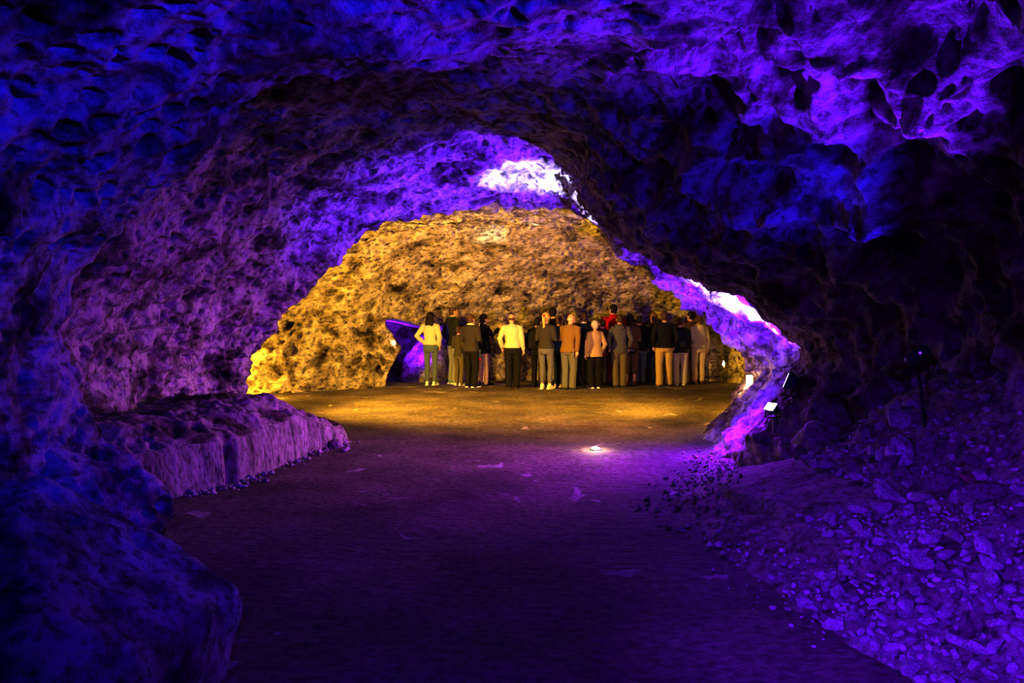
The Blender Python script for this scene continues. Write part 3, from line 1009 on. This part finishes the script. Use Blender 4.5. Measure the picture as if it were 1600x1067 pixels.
p7 = mp_('dark-haired person in black trousers carrying a black backpack, behind the blonde woman', 840, 18.5, 495, -25, (0, 0), BLACK, BLACK, BLACK, SOLE_D, H_DK, 'short', ('pocket', 'front'), False, .9, .88, 'straight')
mp_('blonde woman with ponytail and red hair tie in charcoal jacket and cropped jeans', 853, 17.95, 488, -25, (-5, 0), CHAR, JEANS_G, WHITE, SOLE_W, H_BL, 'ponytail', ('front', 'cross'), True, .92, .93, 'slim', crop=.10, hair_tie=REDT)
mp_('person with brown hair in bright blue jacket, right of the blonde woman', 874, 18.5, 493, -45, (0, 0), BLUE_C, NAVY, TANSH, SOLE_W, H_BR, 'short', ('front', 'front'), True, .9, .90, 'straight')
mp_('tall black-haired person in black coat at the back, behind the blue jacket', 864, 19.15, 480, 5, (-15, 0), BLACK, BLACK, BLACK, SOLE_D, H_DK, 'thick', ('front', 'pocket'), False, .95, .80, 'straight')
mp_('elderly grey-haired man in brown jacket and grey trousers looking right', 889, 17.9, 489, -30, (-35, 6), BROWN, GREY, BLACK, SOLE_D, H_GR, 'bald', ('front', 'back'), False, 1.05, .86, 'loose', lean=(.04, .03))
mp_('person in navy jacket with white collar, between the brown and tan jackets', 911, 18.9, 488, 5, (15, 0), NAVY, OLIVE, BLACK, SOLE_D, H_BR, 'short', ('pocket', 'down'), False, 1.0, .86, 'straight', collar=WHITE)
mp_('short older woman with curly pale hair in tan jacket, black trousers and white shoes', 929, 18.1, 501, 18, (22, 0), TAN, BLACK, WHITE, SOLE_W, H_GR, 'curly', ('down', 'pocket'), True, 1.0, .82, 'loose')
mp_('person in maroon coat behind the short woman in the tan jacket', 941, 18.78, 498, 12, (0, 0), MAROON, OLIVE, BLACK, SOLE_D, H_BR, 'short', ('front', 'front'), True, .85, .78, 'slim')
mp_('tallest person, dark-haired, in red jacket and red trousers', 958, 19.25, 475, 12, (15, 4), RED, RED, BRSH, SOLE_D, H_DK, 'short', ('down', 'pocket'), False, 1.05, .84, 'straight', collar=RED, stance=.12, walk=.06)
mp_('fair-haired person in slate grey jacket and olive trousers, in front of the red one', 968, 18.42, 491, 0, (5, 4), GREYJ, OLIVE_L, BLACK, SOLE_D, H_BR, 'short', ('pocket', 'pocket'), False, 1.0, .84, 'loose', hood=GREYJ)
p17 = mp_('woman with dark bob in brown jacket and cropped brown trousers with bare calves', 985, 18.72, 491, -8, (-10, 0), DKBR, DKBR, BRSH, SOLE_D, H_DK, 'bob', ('front', 'front'), True, .98, .93, 'loose', crop=.28, stripe=REDT)
mp_('person in black jacket and jeans partly hidden by the woman in brown', 999, 19.25, 493, -25, (0, 0), BLACK, JEANS, BLACK, SOLE_D, H_DK, 'short', ('front', 'pocket'), False, .95, .86, 'straight')
mp_('person with curly fair hair behind the man in khaki trousers', 1021, 19.75, 489, 10, (20, -10), CHAR, CHAR, BLACK, SOLE_D, cloth('fair_hair', (.26, .15, .06)), 'curly', ('pocket', 'front'), True, .9, .9, 'straight')
mp_('man in black jacket and khaki trousers with feet apart', 1038, 18.75, 486, 4, (-10, 0), BLACK, KHAKI, BRSH, SOLE_D, H_BR, 'thick', ('pocket', 'pocket'), False, 1.12, .90, 'loose', stance=.13, walk=.07)
p21 = mp_('person in pale trousers wearing a dark backpack, head bowed', 1063, 19.08, 496, -10, (0, -25), DKGREEN, STONE, TANSH, SOLE_W, H_BR, 'short', ('front', 'front'), False, 1.0, .84, 'loose', lean=(0, .05))
mp_('short-haired person in brown coat behind the woman in the cream puffer jacket', 1079, 19.85, 486, 18, (20, 0), DKBR, DKBR, BRSH, SOLE_D, H_DK, 'short', ('pocket', 'front'), False, .92, .84, 'straight')
mp_('woman with brown ponytail in cream puffer jacket and beige trousers', 1092, 19.3, 491, 12, (-10, 8), CREAM, BEIGE, BRSH, SOLE_D, H_BR, 'ponytail', ('front', 'down'), True, 1.02, .93, 'slim', puffer=True, hood=CREAM)
backpack('black backpack on the person just left of the blonde woman', p7[0], p7[1], p7[3], 0, BLACK)
backpack('dark navy backpack on the person in pale trousers', p21[0], p21[1], p21[3], 0, NAVY, .165, .24, .09, 1.22)

# cloth bag hanging beside the woman in pink trousers: bag in three colours, strap
bp_ = at(747, 548, 18.72)
bag = thing('shoulder_bag', 'small shoulder bag in pale grey, blue and red, hanging by the pale pink trousers', 'bag', bp_[:])
S_ = Shape(); S_.stack([(0, 0, -.26, .05, .03), (0, 0, -.22, .062, .042), (0, 0, -.02, .058, .04), (0, 0, .02, .05, .03)]); link('pouch', S_.grow('pouch', .009, 3, 1, .003, 4), cloth('blue_grey_cloth', (.10, .15, .24)), bag)
S_ = Shape(); S_.stack([(0, 0, -.235, .066, .046), (0, 0, -.17, .067, .047)]); link('bottom_band', S_.grow('bottom_band', .007, 1), REDT, bag, label='red band')
S_ = Shape(); S_.stack([(0, 0, -.005, .062, .044), (0, 0, .015, .058, .04)]); link('flap', S_.grow('flap', .007, 1), STONE, bag, label='pale flap')
S_ = Shape(); S_.tube([(-.045, 0, 0), (-.035, .01, .22), (-.005, .05, .50), (.04, .10, .66)], [(.014, .006)] * 4, 8); link('strap', S_.grow('strap', .006, 1), STONE, bag)
# belt bag of the woman in brown
w17 = p17[0]
bb = thing('waist_bag', 'black waist bag worn at the back of the woman in brown', 'bag', w17.location[:], w17.rotation_euler[2])
S_ = Shape(); S_.stack([(0, -.165, .80, .12, .035), (0, -.17, .84, .14, .045), (0, -.17, .90, .135, .042), (0, -.16, .935, .11, .03)]); link('pouch', S_.grow('pouch', .009, 3, p17[1], .004, 2), BLACK, bb)
S_ = Shape(); S_.tube([np.array([.212 * math.sin(a), -.172 * math.cos(a), .90]) for a in np.linspace(-3.0, 3.0, 24)], [(.008, .018)] * 24, 8); link('belt', S_.grow('belt', .007, 1, p17[1]), BLACK, bb)
for zz in (.865, .90):
    S_ = Shape(); S_.tube([(-.10, -.208, zz), (0, -.218, zz + .004), (.10, -.208, zz)], [.006] * 3, 8); link('zip', S_.grow('zip', .004, 0, p17[1]), STONE, bb, label='pale zip')
print('people', round(time.time() - T0, 1))
# ================================================================ rubble
PALE = rock_mat('pale_stone', (0.62, 0.55, 0.53), (0.42, 0.36, 0.34), (0.22, 0.18, 0.17), 3.0, 0.5, 1.0, 0.3)
DULL = rock_mat('dull_stone', (0.36, 0.29, 0.28), (0.22, 0.17, 0.16), (0.10, 0.08, 0.07), 3.0, 0.5, 1.0, 0.3)
RUST = rock_mat('rusty_stone', (0.36, 0.17, 0.14), (0.18, 0.09, 0.08), (0.07, 0.04, 0.04), 3.0, 0.5, 1.0, 0.3)
protos = []
protoVQ = []
for k in range(14):
    v, q = shard('s', 100 + k, 12 + k % 8)
    protoVQ.append((v, q))
    pr = []
    for mt in (PALE, DULL):
        me = mesh_np('stone', v, q, False); me.materials.append(mt); pr.append(me)
    protos.append(pr)


def visible(p, m=25):
    d = p[1] * CP - (p[2] - CAMZ) * SP
    if d < .3:
        return False, 0, 0
    u = p[1] * SP + (p[2] - CAMZ) * CP
    px, py = 800 + F * p[0] / d, 533.5 - F * u / d
    return (-m < px < 1600 + m and -m < py < 1067 + m), px, py


def edge(Y):
    return float(edge_x(Y))


def hh(x, y):
    return max(float(bank_h(np.array([[x]]), np.array([[y]]))[0, 0]), float(floor_h(np.array([[x]]), np.array([[y]]))[0, 0]))


R_ = random.Random(5)
cand = []
taken = []


TK = np.zeros((4000, 3))
RG = np.random.default_rng(5)


def scatter(n, zone, sampler, smin, smax, power=2.2, gap=.8):
    m = n * 8
    y, x = sampler(m)
    sz = smin + (smax - smin) * RG.random(m) ** power
    z = np.maximum(bank_h(x[:, None], y[:, None])[:, 0], floor_h(x[:, None], y[:, None])[:, 0])
    d = y * CP - (z - CAMZ) * SP
    u = y * SP + (z - CAMZ) * CP
    px, py = 800 + F * x / d, 533.5 - F * u / d
    ok = (px > -25) & (px < 1625) & (py > 0) & (py < 1092)
    c = 0
    for i in np.nonzero(ok)[0]:
        if c >= n:
            break
        k = len(cand)
        if k and (((TK[:k, 0] - x[i]) ** 2 + (TK[:k, 1] - y[i]) ** 2) < ((TK[:k, 2] + sz[i]) * gap) ** 2).any():
            continue
        TK[k] = (x[i], y[i], sz[i])
        cand.append((sz[i] / y[i], float(x[i]), float(y[i]), float(z[i]), float(sz[i]), zone)); c += 1


def z_pile(m):
    y = RG.uniform(3.0, 4.6, m); return y, edge_x(y) + RG.uniform(.02, .75, m)


def z_strip(m):
    y = RG.uniform(3.6, 8.6, m); return y, edge_x(y) + RG.normal(.16, .16, m)


def z_talus(m):
    y = RG.uniform(4.0, 7.4, m); return y, edge_x(y) + RG.uniform(1.1, 2.3, m)


def z_right(m):
    y = RG.uniform(3.5, 5.4, m); return y, edge_x(y) + RG.uniform(.5, 1.5, m)


def z_far(m):
    y = RG.uniform(6.6, 9.6, m); return y, edge_x(y) + RG.normal(.18, .2, m)


scatter(260, 'pile', z_pile, .028, .10, 2.0, .55)
scatter(280, 'talus', z_talus, .035, .20, 2.4, .55)
scatter(160, 'right', z_right, .02, .10, 2.2, .7)
scatter(300, 'strip', z_strip, .010, .045, 2.0)
scatter(200, 'strip', z_far, .014, .06, 2.0)
scatter(350, 'pile', z_pile, .008, .022)
scatter(350, 'talus', z_talus, .012, .035)
scatter(350, 'right', z_right, .008, .025)
cand.sort(reverse=True)
LAB = {'pile': ('loose pale stone in the rubble at the bottom right path edge', 'stones piled at the near path edge'),
       'talus': ('loose stone on the steep dark rubble slope under the right wall', 'stones on the upper rubble slope'),
       'right': ('loose stone on the earth bank between the lower pile and the upper slope', 'stones on the earth bank'),
       'strip': ('small stone in the narrow strip of rubble along the right path edge', 'stones along the path edge')}
sV = []; sQ = []; off = 0; matq = []
for i, (_, x, y, z, s, zone) in enumerate(cand):
    k = R_.randrange(14)
    rot = Euler((R_.gauss(0, .35), R_.gauss(0, .35), R_.uniform(0, 6.28)))
    pale = R_.random() < {'pile': .85, 'talus': .45, 'right': .7, 'strip': .6}[zone]
    if i < 292:
        o = bpy.data.objects.new('stone', protos[k][0 if pale else 1])
        C.objects.link(o)
        o.location = (x, y, z + s * .30); o.rotation_euler = rot; o.scale = (s, s, s)
        tag(o, LAB[zone][0], 'stone', LAB[zone][1])
    else:
        v, q = protoVQ[k]
        M = np.array(rot.to_matrix())
        sV.append((v * s) @ M.T + np.array([x, y, z + s * .3])); sQ.append(q + off); off += len(v)
link('gravel', mesh_np('gravel', np.concatenate(sV), np.concatenate(sQ), False), PALE, kind='stuff', label='small stones and gravel strewn over the right-hand bank', cat='gravel')


def one_stone(label, px, py, Y, size, seed, mat, rz=0.0, name='rock', cat='rock', planes=10, emb=.35):
    p = at(px, py, Y)
    v, q = stone_mesh('r', seed, 4, planes, .022, .06, 1.5, .04)
    z = hh(p[0], p[1])
    o = link(name, mesh_np(name, v * np.array(size), q), mat, label=label, cat=cat)
    o.location = (p[0], p[1], z + size[2] * emb); o.rotation_euler = (0, 0, rz)
    return o


one_stone('large pale block half buried where the earth bank meets the rubble slope', 1405, 760, 5.9, (.24, .2, .26), 301, PALE, .3, planes=8)
one_stone('rust-tinted rock on the rubble slope right of the large pale block', 1512, 800, 5.1, (.15, .12, .10), 302, RUST, .9)
one_stone('dark rounded rock at the top left of the rubble slope by the dark outcrop', 1352, 715, 6.6, (.16, .15, .19), 303, DULL, .5)
one_stone('flat-topped pale stone lying alone in the middle of the earth bank', 1415, 838, 4.9, (.085, .07, .06), 304, PALE, .2)
one_stone('reddish wedge of rock leaning at the end of the hewn ledge', 524, 690, 9.75, (.17, .13, .15), 315, DULL, .6)
one_stone('angular pale rock beside the reddish wedge at the ledge end', 538, 700, 9.5, (.09, .08, .05), 306, PALE, .1)
# crumbs along the foot of the ledge
fv = []; fq = []; off = 0
for i in range(150):
    t = R_.uniform(1.6, 8.0)
    f = catmull(front, np.array([t]))[0]
    s = R_.uniform(.012, .045) * (1 if R_.random() < .7 else 1.5)
    v, q = protoVQ[R_.randrange(14)]
    M = np.array(Euler((R_.gauss(0, .3), R_.gauss(0, .3), R_.uniform(0, 6.28))).to_matrix())
    fv.append((v * s) @ M.T + np.array([f[0] + abs(R_.gauss(.03, .10)), f[1] - abs(R_.gauss(0, .05)), s * .3])); fq.append(q + off); off += len(v)
link('rubble', mesh_np('rubble', np.concatenate(fv), np.concatenate(fq)), PALE, kind='stuff', label='crumbled stones along the foot of the hewn ledge', cat='rubble')

# ================================================================ lamps
BLACKM = plain_mat('black_paint', (.02, .02, .022), .5, .3, .1, 30, 0, .4)
STEEL = plain_mat('steel', (.45, .42, .4), .35, .9, .1, 40)
G_VIO = glow_mat('violet_led_glass', (.55, .42, 1.0), 14)
G_AMB = glow_mat('warm_lamp_glass', (1.0, .80, .42), 16)
G_WHT = glow_mat('pale_lamp_glass', (1.0, .9, .75), 14)
BLUEM = plain_mat('blue_black_paint', (.06, .06, .09), .45, .3, .1, 30, 0, .4)


def bevel_box(size, r=.1, loc=(0, 0, 0), taper=None):
    bm = bmesh.new()
    bmesh.ops.create_cube(bm, size=1)
    for v in bm.verts:
        if taper and v.co.y < 0:
            v.co.x *= taper; v.co.z *= taper
        v.co = Vector((v.co.x * size[0], v.co.y * size[1], v.co.z * size[2]))
    bmesh.ops.bevel(bm, geom=bm.edges[:], offset=min(size) * r, segments=2, affect='EDGES')
    for v in bm.verts:
        v.co += Vector(loc)
    me = bpy.data.meshes.new('box'); bm.to_mesh(me); bm.free()
    return me


def cyl(r0, r1, y0, y1, seg=28, axis='y', lip=0.0):
    """turned shape along an axis with a small rounded rim"""
    bm = bmesh.new()
    prof = [(0, y0), (r0 * .9, y0), (r0, y0 + (y1 - y0) * .06), (r1, y1 - (y1 - y0) * .06), (r1 * (1 + lip), y1), (r1 * .86, y1), (0, y1 - (y1 - y0) * .04)]
    rows = []
    for (r, y) in prof:
        if r == 0:
            rows.append([bm.verts.new((0, y, 0) if axis == 'y' else (0, 0, y))])
        else:
            rows.append([bm.verts.new((r * math.cos(a), y, r * math.sin(a)) if axis == 'y' else (r * math.cos(a), r * math.sin(a), y)) for a in [2 * math.pi * k / seg for k in range(seg)]])
    for a, b in zip(rows[:-1], rows[1:]):
        for k in range(seg):
            j = (k + 1) % seg
            if len(a) == 1:
                bm.faces.new((a[0], b[k], b[j]))
            elif len(b) == 1:
                bm.faces.new((a[k], b[0], a[j]))
            else:
                bm.faces.new((a[k], b[k], b[j], a[j]))
    bmesh.ops.recalc_face_normals(bm, faces=bm.faces[:])
    me = bpy.data.meshes.new('turned'); bm.to_mesh(me); bm.free()
    me.polygons.foreach_set('use_smooth', [True] * len(me.polygons))
    return me


def tube_me(pts, r, seg=8):
    S = Shape(); S.tube(pts, [r] * len(pts), seg)
    me = bpy.data.meshes.new('tube'); me.from_pydata(np.concatenate(S.V).tolist(), [], S.F)
    return me


def floodlight(label, loc, direction, w, h, d, glass, stake):
    """rectangular flood: housing with cooling back, glass front, yoke and ground stake"""
    r = thing('floodlight', label, 'floodlight', loc)
    q = Vector(direction).to_track_quat('Y', 'Z').to_euler()
    hs = link('housing', bevel_box((w, d, h), .12, (0, 0, 0), .72), BLUEM, r); hs.rotation_euler = q
    fr = link('bezel', bevel_box((w * 1.06, d * .14, h * 1.06), .3, (0, d * .5, 0)), BLUEM, r); fr.rotation_euler = q
    gl = link('glass', bevel_box((w * .92, d * .06, h * .90), .3, (0, d * .58, 0)), glass, r); gl.rotation_euler = q
    yk = link('yoke', tube_me([(-w * .56, 0, 0), (-w * .56, 0, -h * .75), (0, 0, -h * .85), (w * .56, 0, -h * .75), (w * .56, 0, 0)], .008), BLACKM, r)
    st = link('stake', tube_me([(0, 0, -h * .85), (0, 0, -stake)], .010), STEEL, r)
    cb = link('cable', tube_me([Vector((0, 0, 0)) - Vector(direction).normalized() * d * .5, (.04, .02, -h * .9), (.12, .05, -stake)], .006), BLACKM, r)
    return r


bpy.context.view_layer.update()
DG = bpy.context.evaluated_depsgraph_get()


def hit(px, py, back_=0.0):
    """where the sight line of a photo pixel first meets the cave"""
    o = Vector((0, 0, CAMZ)); d = Vector(at(px, py, 1.0)) - o; d.normalize()
    ok, p, n, i, ob, _ = bpy.context.scene.ray_cast(DG, o, d)
    return p - d * back_, n, (ob.name if ob else None)


def under(p, reach=4):
    ok, q, n, i, ob, _ = bpy.context.scene.ray_cast(DG, Vector(p), Vector((0, 0, -1)), distance=reach)
    return (q, ob.name) if ok else (Vector((p[0], p[1], 0)), None)


pA, _, nA = hit(1208, 640, .13)
gA, _n = under(pA)
FA = floodlight('small floodlight with lit face tilted up, lower of the two on the violet rock', pA, (-.75, -.35, .75), .135, .10, .085, G_VIO, max(.13, pA.z - gA.z + .02))
pB, _, nB = hit(1238, 597, .18)
gB, _n = under(pB)
FB = floodlight('upright dark floodlight above the lower one, its lit face turned towards the chamber', pB, (-.85, .55, .40), .12, .17, .09, G_VIO, max(.2, pB.z - gB.z + .02))
print('flood', pA, nA, gA, pB, nB, gB)
# spotlight seen from behind on the dark right side
pC = Vector(at(1432, 557, 6.1)); gC, _n = under(pC)
sp = thing('spotlight', 'dark tubular spotlight with violet indicator, standing before the black right wall', 'spotlight', pC)
qC = Vector((.85, .35, .45)).to_track_quat('Y', 'Z').to_euler()
o = link('barrel', cyl(.045, .055, -.09, .09, lip=.12), BLUEM, sp); o.rotation_euler = qC
o = link('lens', cyl(.040, .046, .075, .088), glow_mat('violet_lens', (.16, .012, 1), 1.0), sp); o.rotation_euler = qC
o = link('indicator', cyl(.010, .010, 0, .012, 14), glow_mat('violet_indicator', (.18, .05, 1), 1.6), sp); o.location = (-.0, -.06, .03); o.rotation_euler = (0, 0, 0)
link('yoke', tube_me([(-.06, 0, 0), (-.055, 0, -.08), (0, 0, -.10), (.055, 0, -.08), (.06, 0, 0)], .006), BLACKM, sp)
link('stand', tube_me([(0, 0, -.10), (.03, 0, -.2), (.08, 0, min(-.25, gC.z - pC.z))], .014), BLACKM, sp)
# lamp sunk in the path
pg = ground(931, 703)
up = thing('ground_lamp', 'round lamp sunk in the path, glowing white', 'ground lamp', (pg[0], pg[1], float(floor_h(np.array([[pg[0]]]), np.array([[pg[1]]]))[0, 0]) - .01))
link('rim', cyl(.062, .070, -.05, .022, axis='z', lip=.05), STEEL, up)
gme = bpy.data.meshes.new('dome'); S_ = Shape(); S_.ball((0, 0, .012), (.055, .055, .034), None, 8); gme.from_pydata(np.concatenate(S_.V).tolist(), [], S_.F)
link('glass', gme, glow_mat('ground_lamp_glass', (1, .82, .5), 22), up)
# box lamp on the edge of the violet rock
pL, _, nL = hit(1171, 600, .10)
print('lamp', pL, nL)


def box_lamp(label, p, w, h, mat):
    r = thing('lamp', label, 'lamp', p)
    link('glass', bevel_box((w, w, h), .18, (0, 0, 0)), mat, r)
    link('cap', bevel_box((w * 1.12, w * 1.12, h * .07), .3, (0, 0, h * .53)), BLACKM, r)
    link('base', bevel_box((w * 1.12, w * 1.12, h * .08), .3, (0, 0, -h * .53)), BLACKM, r)
    link('bracket', tube_me([(0, 0, -h * .55), (w * .4, 0, -h * .75), (w * 1.5, .03, -h * .85)], .010), STEEL, r)
    return r


box_lamp('bright upright box lamp on the edge of the violet rock beside the chamber', pL, .07, .25, G_AMB)
pN = Vector(at(614, 536, 18.9))
box_lamp('small bright lamp on the pillar edge at the left of the violet opening', pN, .09, .15, G_WHT)
pK = Vector(at(1130.5, 568, 19.3))
lk = thing('wall_lamp', 'thin flame-like lamp low on the brown wall right of the people', 'lamp', pK)
S_ = Shape(); S_.tube([(0, 0, -.05), (0, 0, .0), (0, 0, .06)], [.020, .024, .010], 10)
me = bpy.data.meshes.new('bulb'); me.from_pydata(np.concatenate(S_.V).tolist(), [], S_.F); link('bulb', me, G_WHT, lk)
link('holder', cyl(.030, .036, -.10, -.045, 16, 'z'), STEEL, lk)
gK, _n = under(pK)
link('stem', tube_me([(0, 0, -.10), (.01, 0, (gK.z - pK.z) * .6), (0, 0, gK.z - pK.z)], .010), BLACKM, lk)
# rock mound in the next passage
v, q = stone_mesh('m', 41, 5, 12, .07, .06, 1.3, .03)
v = v * np.array([.75, .6, .95]) + np.array([-2.35, 21.6, .0])
link('boulder', mesh_np('boulder', v, q), LIME, label='violet-lit mound of rock inside the low opening behind the woman in cream', cat='boulder')
print('props', round(time.time() - T0, 1), len(cand))
# ================================================================ light
def aim(o, target):
    d = Vector(target) - o.location
    o.rotation_euler = d.to_track_quat('-Z', 'Y').to_euler()


def spot(name, loc, target, col, power, angle=60, blend=0.6, size=0.04):
    l = bpy.data.lights.new(name, 'SPOT')
    l.color = col; l.energy = power; l.spot_size = math.radians(angle); l.spot_blend = blend; l.shadow_soft_size = size
    o = bpy.data.objects.new(name, l); C.objects.link(o); o.location = loc; aim(o, target)
    return o


def point(name, loc, col, power, size=0.05):
    l = bpy.data.lights.new(name, 'POINT')
    l.color = col; l.energy = power; l.shadow_soft_size = size
    o = bpy.data.objects.new(name, l); C.objects.link(o); o.location = loc
    return o


AMBER = (1.0, 0.62, 0.075)
VIOLET = (0.13, 0.012, 1.0)
BLUE = (0.015, 0.008, 1.0)
MAGENTA = (0.32, 0.012, 1.0)
# near blue flood, grazing the left vault
spot('blue_light', (0.9, 1.0, 2.45), (-1.4, 4.6, 2.8), BLUE, 800, 85, 0.8, 0.04)
spot('blue_light', (0.6, 1.0, 2.5), (-1.7, 3.6, .4), BLUE, 85, 70, 0.9, 0.15)
spot('blue_light', (-0.5, 1.0, 1.3), at(1350, 250, 5.5), BLUE, 40, 60, 0.9, 0.04)  # added frontal fill for the right-hand mass, no such lamp there
spot('blue_light', at(1380, 500, 5.5), at(1170, 230, 6.4), (.04, .008, 1), 140, 90, 0.9, 0.03)
spot('floor_fill', (0.2, -1.0, 2.6), (0.4, 4.2, 0.0), (0.10, 0.008, 1), 620, 60, 0.9, 0.15)  # unseen fill added behind the camera to tint the near floor blue
# lamp standing on the rubble, lighting the scalloped roof
spot('violet_light', at(1420, 530, 5.2), at(1180, -60, 4.4), (0.16, 0.012, 1), 800, 95, 0.9, 0.03)
spot('violet_light', (2.5, 3.1, 0.9), (1.4, 4.7, 3.2), (0.14, 0.012, 1), 110, 48, 0.9, 0.03)  # extra roof light added out of view, without a visible source
spot('violet_light', (-1.0, -0.1, 1.9), (2.1, 3.9, 0.0), (0.19, 0.01, 1), 2300, 36, 0.9, 0.04)
# fixtures in the right-hand recess, plus an added violet fill
spot('violet_spot', at(1150, 600, 9.3), at(700, 275, 10.2), VIOLET, 5200, 50, 1.0, 0.03)
spot('violet_fill', at(1110, 560, 9.2), at(420, 460, 9.5), (0.17, 0.012, 1.0), 330, 62, 1.0, 0.03)  # added fill in place of violet bounce on the left wall
spot('violet_spot', at(1190, 575, 9.0), at(1150, 450, 10.0), VIOLET, 2300, 110, 0.9, 0.04)
spot('white_spot', at(1185, 575, 9.0), at(1162, 482, 9.9), (0.55, 0.6, 1.0), 2200, 33, 0.6, 0.02)
spot('white_spot', at(1185, 585, 9.0), at(1218, 522, 9.5), (0.55, 0.6, 1.0), 500, 34, 0.7, 0.02)
spot('white_spot', at(1170, 575, 9.0), at(1090, 430, 10.2), (0.55, 0.6, 1.0), 900, 17, 0.7, 0.02)
spot('white_spot', at(1120, 600, 9.6), at(850, 285, 10.3), (0.5, 0.55, 1.0), 4600, 21, 0.6, 0.02)
spot('violet_spot', at(1120, 560, 9.3), at(1010, 740, 8.3), (.27, .012, 1), 480, 165, 1, 0.05)
spot('violet_spot', at(1090, 560, 8.9), at(1170, 650, 9.6), (.11, .008, 1), 230, 80, 1, 0.05)
spot('magenta_wash', at(1120, 540, 9.4), at(480, 560, 10.4), (0.42, 0.02, 1.0), 600, 46, 1, 0.05)
spot('magenta_wash', at(1120, 520, 9.4), at(560, 740, 8.0), (0.6, 0.04, 1.0), 620, 90, 1, 0.05)
# chamber
point('amber_light', (-5.3, 15.7, 0.45), AMBER, 200, .04)
spot('amber_light', (-3.7, 12.9, 2.0), (0.6, 15.0, 0), AMBER, 2000, 120, .9, .06)  # unseen spot added to brighten the chamber floor
point('amber_light', (4.4, 13.2, 0.9), AMBER, 230, .06)
spot('amber_light', (-3.9, 12.9, 1.6), (1.2, 20, 2.0), AMBER, 1600, 100, .9, .06)
spot('amber_light', (3.7, 12.8, 2.2), (-.4, 15.4, 0), AMBER, 1900, 100, .9, .1)
spot('amber_light', (3.5, 12.9, 2.3), (-0.2, 11.0, 0), (1, .5, .12), 1000, 66, 1, .1)  # added fill, blends the amber floor into the magenta
spot('vault_spot', (-.3, 15.0, .3), at(822, 368, 16.0), (.85, .95, .8), 900, 12, .9, .03)
spot('vault_spot', (-.3, 15.0, .3), at(765, 405, 16.5), (.6, .75, .75), 420, 17, .9, .03)
point('passage_lamp', (-3.28, 21.2, 1.0), VIOLET, 420, .04)
spot('passage_lamp', (-2.4, 20.6, .7), (-2.9, 23, .9), (.25, .01, 1), 130, 120, .9, .04)
# the small visible lamps
point('ground_lamp_light', (pg[0], pg[1], .12), (1, .75, .4), 12, .03)
point('box_lamp_light', pL + Vector((-.12, -.02, .02)), (1, .66, .3), 7, .04)
point('flame_lamp_light', pK + Vector((.06, -.10, -.08)), AMBER, 4, .03)
point('opening_lamp_light', pN + Vector((.06, -.15, .0)), (1, .7, .5), 5, .03)

w = bpy.data.worlds.new('world')
bpy.context.scene.world = w
w.use_nodes = True
w.node_tree.nodes['Background'].inputs[0].default_value = (0.002, 0.001, 0.006, 1)
w.node_tree.nodes['Background'].inputs[1].default_value = 0.3

cam = bpy.data.cameras.new('camera')
co = bpy.data.objects.new('camera', cam)
C.objects.link(co)
cam.sensor_width = 36
cam.lens = F * 36 / 1600
cam.clip_start = 0.05
co.location = (0, 0, CAMZ)
co.rotation_euler = (math.pi / 2 - PITCH, 0, 0)
sc = bpy.context.scene
sc.camera = co
sc.view_settings.view_transform = 'Standard'
sc.view_settings.look = 'None'
sc.view_settings.exposure = 0.3
sc.view_settings.gamma = 0.7
sc.cycles.max_bounces = 5
sc.cycles.diffuse_bounces = 2
sc.cycles.sample_clamp_indirect = 4
print('built', round(time.time() - T0, 1))

if DEBUG:
    dg = bpy.context.evaluated_depsgraph_get()
    for o in [o for o in C.objects if o.type == 'LIGHT']:
        d = o.matrix_basis.to_3x3() @ Vector((0, 0, -1))
        h = bpy.context.scene.ray_cast(dg, o.location, d)
        print('LIGHT', o.name, [round(x, 2) for x in o.location], 'hits', h[4].name if h[0] else None, round((h[1] - o.location).length, 2) if h[0] else None)
